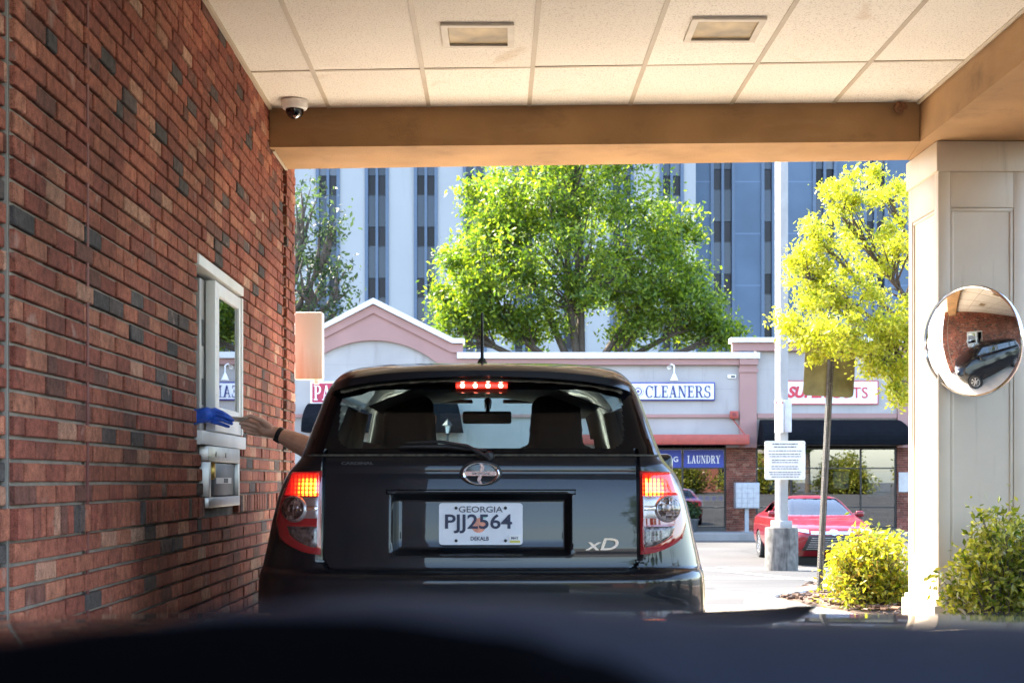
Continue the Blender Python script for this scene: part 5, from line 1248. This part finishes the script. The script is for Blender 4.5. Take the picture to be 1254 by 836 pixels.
def islandvar(m,lo,hi,blind=None):
    N,L=nt(m); b=N['Principled BSDF']; src=b.inputs['Base Color'].links[0].from_socket
    g=N.new('ShaderNodeNewGeometry'); oi=N.new('ShaderNodeObjectInfo'); ad=N.new('ShaderNodeMath'); ad.operation='ADD'; L.new(g.outputs['Random Per Island'],ad.inputs[0]); L.new(oi.outputs['Random'],ad.inputs[1])
    fr_=N.new('ShaderNodeMath'); fr_.operation='FRACT'; L.new(ad.outputs[0],fr_.inputs[0])
    r=N.new('ShaderNodeMapRange'); r.inputs['To Min'].default_value=lo; r.inputs['To Max'].default_value=hi; L.new(fr_.outputs[0],r.inputs[0])
    mx=N.new('ShaderNodeMix'); mx.data_type='RGBA'; mx.blend_type='MULTIPLY'; mx.inputs[0].default_value=1; L.new(src,mx.inputs[6]); L.new(r.outputs[0],mx.inputs[7]); L.new(mx.outputs[2],b.inputs['Base Color'])
    if blind:
        gt=N.new('ShaderNodeMath'); gt.operation='GREATER_THAN'; gt.inputs[1].default_value=.84; L.new(fr_.outputs[0],gt.inputs[0])
        m2=N.new('ShaderNodeMix'); m2.data_type='RGBA'; L.new(gt.outputs[0],m2.inputs[0]); L.new(mx.outputs[2],m2.inputs[6]); m2.inputs[7].default_value=(*blind,1); L.new(m2.outputs[2],b.inputs['Base Color'])
islandvar(tsp,.6,1.4,(.12,.135,.16)); islandvar(twn,.6,1.8)
tower=empty('office_tower',(0,115,0),0,'tall office tower of white panels, right wing coloured blue grey for shade, with vertical window strips behind the shops','office building')
def TX(px,d): return X(px,d)
m=MB(); wl=MB(); wrd=MB(); fm=MB(); sp=MB(); wst=MB(); wparts=[]
def face(d,pa,pb,strips,sw,wallmb,y0,pitch,wh):
    yy=d-115; edges=[pa]
    for s in strips: edges+= [s,s+sw]
    edges.append(pb)
    for i in range(0,len(edges),2): wallmb.box(TX(edges[i],d),TX(edges[i+1],d),yy,yy+.6,-.7,62)
    for s in strips:
        a=TX(s,d); b=TX(s+sw,d); c=(a+b)/2; f=(b-a)*.13; mm=(b-a)*.055
        fm.box(a-.002,a+f,yy-.12,yy+.55,-.7,62); fm.box(b-f,b+.002,yy-.12,yy+.55,-.7,62); fm.box(c-mm,c+mm,yy-.05,yy+.5,-.7,62)
        fm.box(a,b,yy+.5,yy+.58,-.7,62)
        for k in range(-9,6):
            zt=Z(y0+pitch*k,d); zb=Z(y0+pitch*k+wh,d); zn=Z(y0+pitch*(k+1),d)
            if zb<.5: continue
            for (l,r) in ((a+f+.003,c-mm-.003),(c+mm+.003,b-f-.003)):
                vis=0<=k<=3 and s>380 and s<1090 and not(600<s<800)
                if vis: wparts.append((l,r,yy+.30,yy+.40,zb,zt))
                else: wst.box(l,r,yy+.30,yy+.40,zb,zt)
                sp.box(l,r,yy+.24,yy+.45,max(zn,-.7)+.04,zb-.04)
                sp.box(l,r,yy+.2,yy+.5,zb-.035,zb-.001)
face(115,150,852,[207,267,327,387,447,507,567,627,687,747,808],29,wl,215,62.7,23.5)
face(118,838,1500,[870,932,995,1057,1120,1183,1246,1309],30,wrd,207,64.2,24.5)
wl.box(TX(842,115),TX(852,115),.601,4,-.7,62)
wl.build('white_wall',twp,tower); wrd.build('shade_toned_wall',tbp,tower); fm.build('window_frame',tfr,tower); 
tag(sp.build('spandrel_panel',tsp,tower),kind='stuff'); tag(wst.build('far_window',twn,tower),kind='stuff')
for q in wparts:
    m=MB(); m.box(*q); m.build('window',twn,tower)
m=MB(); m.box(TX(150,115),TX(1500,118),4.1,20,-.7,62); m.build('core',twp,tower)

# ------------------------------------------------------------------ light pole with boxes, notice, sign post
d=23.0; gx=X(957,d); t=empty('light_pole',(gx,d,gz(d)),R(0),'tall white light pole on a round concrete base with two boxes','light pole')
zb=Z(637,d)-gz(d); zc_=Z(645.5,d)-gz(d)
m=MB(); m.lathe([(.0001,-.2),(.265,-.2),(.265,zc_-.03),(.26,zc_),(.0001,zc_)],32); m.build('concrete_base',streaks(mat('stained concrete',(.15,.138,.12),.95,var=.4,scale=9,bump=.35,bscale=30),(.045,.04,.035),.8,(14,14,1.6),.48,.66),t,smooth=40)
Mr=Matrix.Rotation(R(28),4,'Z')
m=MB(); m.box(-.078,.078,-.078,.078,zb-.02,11,bev=.012,M=Mr); m.box(-.125,.125,-.125,.125,zc_-.01,zb-.0,bev=.01,M=Mr); pole_p=mat('chalky white pole paint',(.30,.293,.283),.6,var=.08,scale=6); m.build('shaft',pole_p,t,smooth=30)
m=MB(); zz=Z(530,d)-gz(d); z2=Z(490,d)-gz(d); m.box(-.135,-.005,-.20,-.12,zz,z2,bev=.008); m.build('control_box',white_paint,t,smooth=30)
m=MB(); m.box(.02,.135,-.16,-.10,zz+.01,z2-.0,bev=.008); m.build('control_box',mat('grey control box',(.45,.46,.49),.5),t,smooth=30)
m=MB(); m.box(-.4,.4,-.25,.25,11,11.25,bev=.03); m.build('lamp_head',white_paint,t,smooth=30)
for q in (-.13,-.03):
    m=MB(); m.box(q,q+.018,-.204,-.2005,z2-.07,z2-.03); m.build('red_tape',redm,t)
t=empty('notice_sign',(X(957.5,d),d-.20,0),R(-4),'white parking notice with small lines of text fixed to the light pole','sign')
a,b=X(934,d)-X(957.5,d),X(982.5,d)-X(957.5,d); c0,c1=Z(587,d),Z(540,d)
m=MB(); m.prism(rounded(a,b,c0,c1,.03),'y',-.03,-.0); m.build('sign_plate',mat('cream notice plate',(.60,.58,.54),.6,var=.06,scale=6),t)
m=MB(); r_=random.Random(8); rows=[(.05,1.2,.25),(.13,1.2,.32),(.235,.9,.06),(.325,.9,.06),(.39,.9,.1),(.485,.9,.22),(.55,.9,.22),(.66,.9,.2),(.72,.9,.2),(.815,.9,.08),(.875,.9,.12),(.94,.9,.2)]
for fy,hh,mg in rows:
    z=c1-.02-(c1-c0-.03)*fy; x=a+.04+(b-a)*mg*.5; xe=b-.04-(b-a)*mg*.5
    while x<xe-.015:
        wd=min(r_.uniform(.02,.07),xe-x); m.box(x,x+wd,-.0325,-.0302,z-.009*hh,z+.007*hh); x+=wd+.010
m.build('text_lines',mat('grey print',(.10,.10,.10),.6),t)
for px_,pz in ((a+.035,c1-.035),(b-.035,c1-.035),(a+.035,c0+.035),(b-.035,c0+.035)):
    m=MB(); m.lathe([(.0001,.004),(.008,.003),(.009,0)],10,0,Matrix.Translation((px_,-.03,pz))@Matrix.Rotation(R(90),4,'X')); m.build('screw',steel,t)
d=13.3; t=empty('sign_post',(X(1003.5,d),d,.10),0,'leaning perforated steel post carrying the back of a weathered sign','sign post')
lean=X(1019,d)-X(1003.5,d); hh=Z(410,d)-.1; Ml=Matrix.Rotation(math.atan2(lean,hh),4,'Y')
m=MB(); w_=.0235; th_=.004; pitch=.0254; n=int((hh+.1)/pitch)
# square tube with punched front and side faces
def punched(m,M):
    # vertical side strips and bridges between holes on one 52 mm face
    m.box(-w_,-.008,-w_,-w_+th_,-.1,hh,M=M); m.box(.008,w_,-w_,-w_+th_,-.1,hh,M=M)
    for i in range(n): m.box(-.0079,.0079,-w_+.0003,-w_+th_-.0003,-.1+i*pitch,-.1+i*pitch+.011,M=M)
for k in range(4): punched(m,Ml@Matrix.Rotation(R(90*k+12),4,'Z'))
m.build('post',mat('dull perforated steel',(.10,.092,.08),.6,.4,var=.3,scale=25),t)
m=MB(); m.prism(rounded(-.237,.237,hh-.57,hh+.04,.035),'y',.038,.042)
m.v=[tuple(Ml@Vector(v)) for v in m.v]
def weather():
    q=mat('weathered sign back',(.17,.145,.06),.38,.5,var=.4,scale=5)
    return q
m.build('sign_plate',weather(),t)
for zz in (hh-.08,hh-.45):
    m=MB(); m.box(-.012,.012,.02,.05,zz-.012,zz+.012,M=Ml); m.build('bolt',steel,t)

# ------------------------------------------------------------------ the red saloon (and pale copies seen in the round mirror)
KS=[(.22,.80,.50,.18,.3,4.60,.45,.45),(.42,.89,.55,.02,.35,4.80,.50,.5),(.62,.91,.58,.0,.35,4.82,.50,.5),(.78,.905,.60,.04,.3,4.72,.50,.55),(.88,.89,.60,.08,.25,4.45,.45,.58),(.96,.865,.60,.16,.22,4.05,.40,.58),
 (1.02,.83,.60,.42,.2,3.66,.3,.56),(1.08,.785,.58,.72,.2,3.50,.26,.54),(1.2,.72,.54,1.0,.2,3.22,.25,.50),(1.32,.655,.50,1.32,.2,2.92,.22,.46),(1.40,.58,.44,1.58,.18,2.68,.2,.40),(1.44,.48,.34,1.75,.16,2.50,.18,.3),(1.462,.28,.16,1.95,.1,2.35,.1,.15),(1.468,.05,.03,2.12,.01,2.2,.01,.03)]
rc=Car(KS,crown=.04,fcrown=.12)
def make_saloon(loc,rz,pm,label):
    t=empty('parked_car',loc,rz,label,'car')
    zr=sorted(set([round(.22+.03*i,3) for i in range(28)]+[round(1.03+.02*i,3) for i in range(19)]+[1.40,1.42,1.43,1.44,1.45,1.457,1.462,1.465,1.468]))
    def cl(p,sg):
        x,v,z=p
        if z<.66:
            for wc in (.98,3.78):
                if math.hypot(v-wc,z-.32)<.345 and abs(x)>.6: return 'drop'
        if sg=='D' and v>2.2 and 1.055<z<1.395 and abs(x)<.70-(z-1.05)*.45: return 'ws'
        if sg in 'AB' and v<2 and 1.075<z<1.38 and abs(x)<.66-(z-1.05)*.45: return 'rg'
        if sg=='C' and 1.075<z<1.365:
            f=(z-1.07)
            if 1.15+f*1.25<v<1.95: return 'sg1' if x<0 else 'sg2'
            if 2.05<v<3.12-f*1.1: return 'sg3' if x<0 else 'sg4'
        return None
    build_body(rc,zr,(24,12,70,14,30),lambda p:p,cl,t,{None:('body',pm),'ws':('windscreen',glass('saloon windscreen',(.55,.62,.62),.07)),'rg':('rear_window',gl_side),**{'sg%d'%i:('side_window',gl_side) for i in (1,2,3,4)}},None,None)
    def fr(x,z,o=0): return Vector((x,rc.front_v(x,z)+o,z))
    for s in (-1,1): patch(C_(s*.50),lambda q:s*(.74+.05*q),lambda u:.70+.05*u,lambda u:.775+.02*u,.012,'headlight',fl_m,t,12,6,dome=.004,back=-.03,surf=fr)
    patch(C_(-.46),C_(.46),C_(.68),C_(.745),.012,'grille',chrome,t,14,5,dome=.003,back=-.03,surf=fr)
    patch(lambda s:-.50-.14*(1-s),lambda s:.50+.14*(1-s),C_(.34),C_(.655),.010,'lower_grille',MATS['black trim plastic'],t,14,8,back=-.03,surf=fr)
    m=MB()
    for k in range(6): m.tube([fr(-.55+.02*k+i/10*(1.10-.04*k),.38+.045*k,.018) for i in range(11)],.006,5)
    m.build('grille_bar',steel,t)
    m=MB()
    for (rx,rz_,cz) in ((.085,.056,.725),(.028,.05,.725),(.058,.02,.742)):
        m.tube([fr(rx*math.cos(2*math.pi*k/24),cz+rz_*math.sin(2*math.pi*k/24),.022) for k in range(25)],.006,5)
    m.build('emblem',chrome,t)
    for s in (-1,1):
        m=MB(); m.capsule((s*.78,3.08,1.05),.03,(s*.90,3.06,1.06),.03); m.box(s*.96-.09,s*.96+.09,3.0,3.09,1.0,1.13,bev=.03); m.build('wing_mirror',pm,t,smooth=50)
        patch(C_(s*.5),C_(s*.80),C_(.72),C_(.86),.012,'tail_light',red_lens,t,8,5,dome=.003,surf=lambda x,z,o=0:Vector((x,rc.rear_v(x,z)-o,z)))
        for wc in (.98,3.78):
            wheel(t,s*.80,wc,.325,.21,s,10)
            m=MB(); m.lathe([(.35,-.13),(.355,.10),(.0001,.10)],28,0,Matrix.Translation((s*.72,wc,.32))@Matrix.Rotation(R(-90*s),4,'Y')); m.build('wheel_well',disc_m,t)
    m=MB(); m.box(-.62,.62,.35,4.4,.18,.26); m.build('underbody',disc_m,t)
    m=MB()
    for x in (-.37,.37):
        for k in range(4): m.capsule((x-.15,2.3-.1*k,.7+.15*k),.08,(x+.15,2.3-.1*k,.7+.15*k),.08)
        m.capsule((x-.08,1.95,1.25),.06,(x+.08,1.95,1.25),.06)
    m.box(-.68,.68,2.95,3.4,.7,1.02,bev=.04); m.build('cabin',seat_m,t,smooth=50)
    m=MB(); m.box(-.12,.12,2.78,2.80,1.26,1.32,bev=.01); m.build('rear_view_mirror',black_trim,t)
    return t
redcar=make_saloon((6.66,34.2,gz(31)-.01),R(180),carpaint('red car paint',(.17,.005,.010),dirt=.05),'red saloon parked facing the camera behind the light pole')
whitep=carpaint('white car paint',(.65,.65,.66),dirt=.05)
wc_=make_saloon((-9.5,31,gz(28.5)),R(215),whitep,'white saloon parked in the open lot beyond the brick wall, nearer of two')
dup(wc_,(-13.5,35.5,gz(33)),R(215),'white saloon parked in the open lot beyond the brick wall, farther of two')
for o in (wc_,): o['group']='white cars in the open lot'
for o in bpy.data.objects:
    if o.get('label','').startswith('white saloon'): o['group']='white cars in the open lot'

# ------------------------------------------------------------------ things behind the camera and to the side, seen in reflections
for i,(x,y,s,lb) in enumerate([(-13,-24,.55,'round green tree behind the viewpoint, left of the low brick building'),(11,-22,.5,'round green tree behind the viewpoint, right of the low brick building'),(25,-30,.7,'tallest green tree far behind the viewpoint at the right'),(-26,44,.55,'round green tree beyond the open lot, nearer the feathery tree'),(-38,40,.6,'round green tree beyond the open lot, farthest to the left')]):
    dup(big,(x,y,gz(y)),R(70*i+20),lb,'shade trees around the car park',scale=s)
big['group']='shade trees around the car park'
for i,(x,y,s,lb) in enumerate([(21,-17,.42,'low round green tree behind the viewpoint, nearest of those to the right'),(33,-20,.45,'low round green tree behind the viewpoint, farthest to the right')]):
    dup(big,(x,y,gz(y)),R(50*i+130),lb,'shade trees around the car park',scale=s)
for i,(x,y,sc_,lb) in enumerate([(4.6,6.6,1.2,'glossy green shrub in the planting bed, nearest the pillar on its far right side'),(4.9,4.6,1.35,'glossy green shrub in the planting bed, second of three from the pillar'),(4.4,3.4,1.1,'glossy green shrub in the planting bed, farthest of three from the pillar')]):
    dup(gls,(x,y,.10),R(80*i+35),lb,'glossy shrubs in the planting bed',scale=sc_)
for i,(x,y,sc_,lb) in enumerate([(-9,-19,4.2,'tall dark shrub of the row behind the viewpoint, farthest left'),(4.5,-20,3.6,'tall dark shrub of the row behind the viewpoint, straight behind the drive lane'),(13,-19,4.6,'tall dark shrub of the row behind the viewpoint, third from the left'),(19,-20,5.2,'tall dark shrub of the row behind the viewpoint, fourth from the left'),(25.5,-19,4.8,'tall dark shrub of the row behind the viewpoint, second from the right'),(32,-20,5.4,'tall dark shrub of the row behind the viewpoint, farthest right')]):
    dup(gls,(x,y,-.27*sc_),R(60*i),lb,'tall shrubs behind the viewpoint',scale=(sc_*1.5,sc_*1.2,sc_*1.1))
dup(yel,(7.2,3.6,.12),R(200),'yellow green young tree in the planting bed beside the drive lane','young trees in the planting bed')
bb=empty('low_brick_building',(2,-34,0),0,'low brick building with a pale band behind the viewpoint','building')
m=MB(); m.box(-22,22,-6,0,0,3.4); m.build('wall',up,bb)
m=MB(); m.box(-22.2,22.2,-6.2,.2,3.4,4.2); m.build('fascia',stw,bb)
m=MB()
for k in range(8): m.box(-19+k*5,-16+k*5,0,.03,.5,2.6)
m.build('window',twn,bb)

# ------------------------------------------------------------------ the car the picture is taken from
own=empty('foreground_car',(0,0,0),0,'dark dashboard and bonnet of the car in the immediate foreground','car')
pad_m=mat('dark blue grey dashboard vinyl',(.022,.026,.037),.6,var=.12,scale=14,bump=.1,bscale=300,spec=.15)
blk=mat('black steering wheel leather',(.0015,.0015,.002),.95,var=.2,scale=20,spec=.02)
def prof(tab,px):
    for (a,ya),(b,yb) in zip(tab,tab[1:]):
        if a<=px<=b:
            t=(px-a)/(b-a); t=t*t*(3-2*t); return ya+(yb-ya)*t
    return tab[0][1] if px<tab[0][0] else tab[-1][1]
TA=[(-900,800),(0,785),(150,765),(300,742),(470,729),(620,731),(760,743),(870,753),(1000,756),(1254,760),(2300,775)]
TB=[(-900,900),(-300,815),(0,779),(150,761),(320,750),(450,751),(627,773),(727,803),(850,850),(1100,900),(2300,960)]
def hump(tab,d,secs,name,m,x0=-900,x1=2300):
    rows=[]
    for dd,dz in secs:
        rows.append([(X(px,d)*1.0,dd,Z(prof(tab,px),d)+dz) for px in range(x0,x1+1,40)])
    mb=MB(); mb.grid(rows); return mb.build(name,m,own,smooth=80)
hump(TA,.30,[(.80,-.32),(.72,-.14),(.50,-.065),(.37,-.016),(.325,-.003),(.30,0),(.285,-.0015),(.27,-.006),(.25,-.018),(.235,-.035),(.225,-.08),(.225,-.3)],'dashboard',pad_m)
hump(TB,.225,[(.25,-.3),(.245,-.03),(.236,-.006),(.225,0),(.215,-.006),(.208,-.03),(.205,-.3)],'instrument_hood',blk)
mb=MB(); rows=[]
for i in range(31):
    u=-1+i/15; x=.78*u; zc=.972-.015*u*u-.05*max(0,abs(u)-.8)*5*abs(u)
    rows.append([(x,.95,zc-.2),(x,.97,zc-.01),(x,1.1,zc+.008),(x,1.4,zc),(x,1.65,zc-.035),(x,1.8,zc-.10),(x,1.86,zc-.25),(x,1.86,.35)])
mb.grid(rows); mb.build('bonnet',carpaint('black bonnet paint',(.006,.006,.008),dirt=.05),own,smooth=60)
mb=MB(); rows=[]
for y in (-1.9,-1.4,-.9,-.5,-.25): rows.append([(x,y,1.46-.06*(x/.6)**2-.05*max(0,y)**2*6) for x in (-.62,-.4,-.2,0,.2,.4,.62)])
mb.grid(rows); mb.grid([[(p[0],p[1],p[2]+.05) for p in r] for r in rows]); mb.build('roof',paintk,own,smooth=60)
mb=MB(); mb.tube([P(838,758,1.02),P(930,754,.98),P(975,748,.95),P(1000,742,.93)],[.003,.004,.005,.002],8); mb.tube([P(820,754,1.05),P(900,751,1.0),P(990,746,.95)],.004,6); mb.build('wiper',black_trim,own,smooth=60)
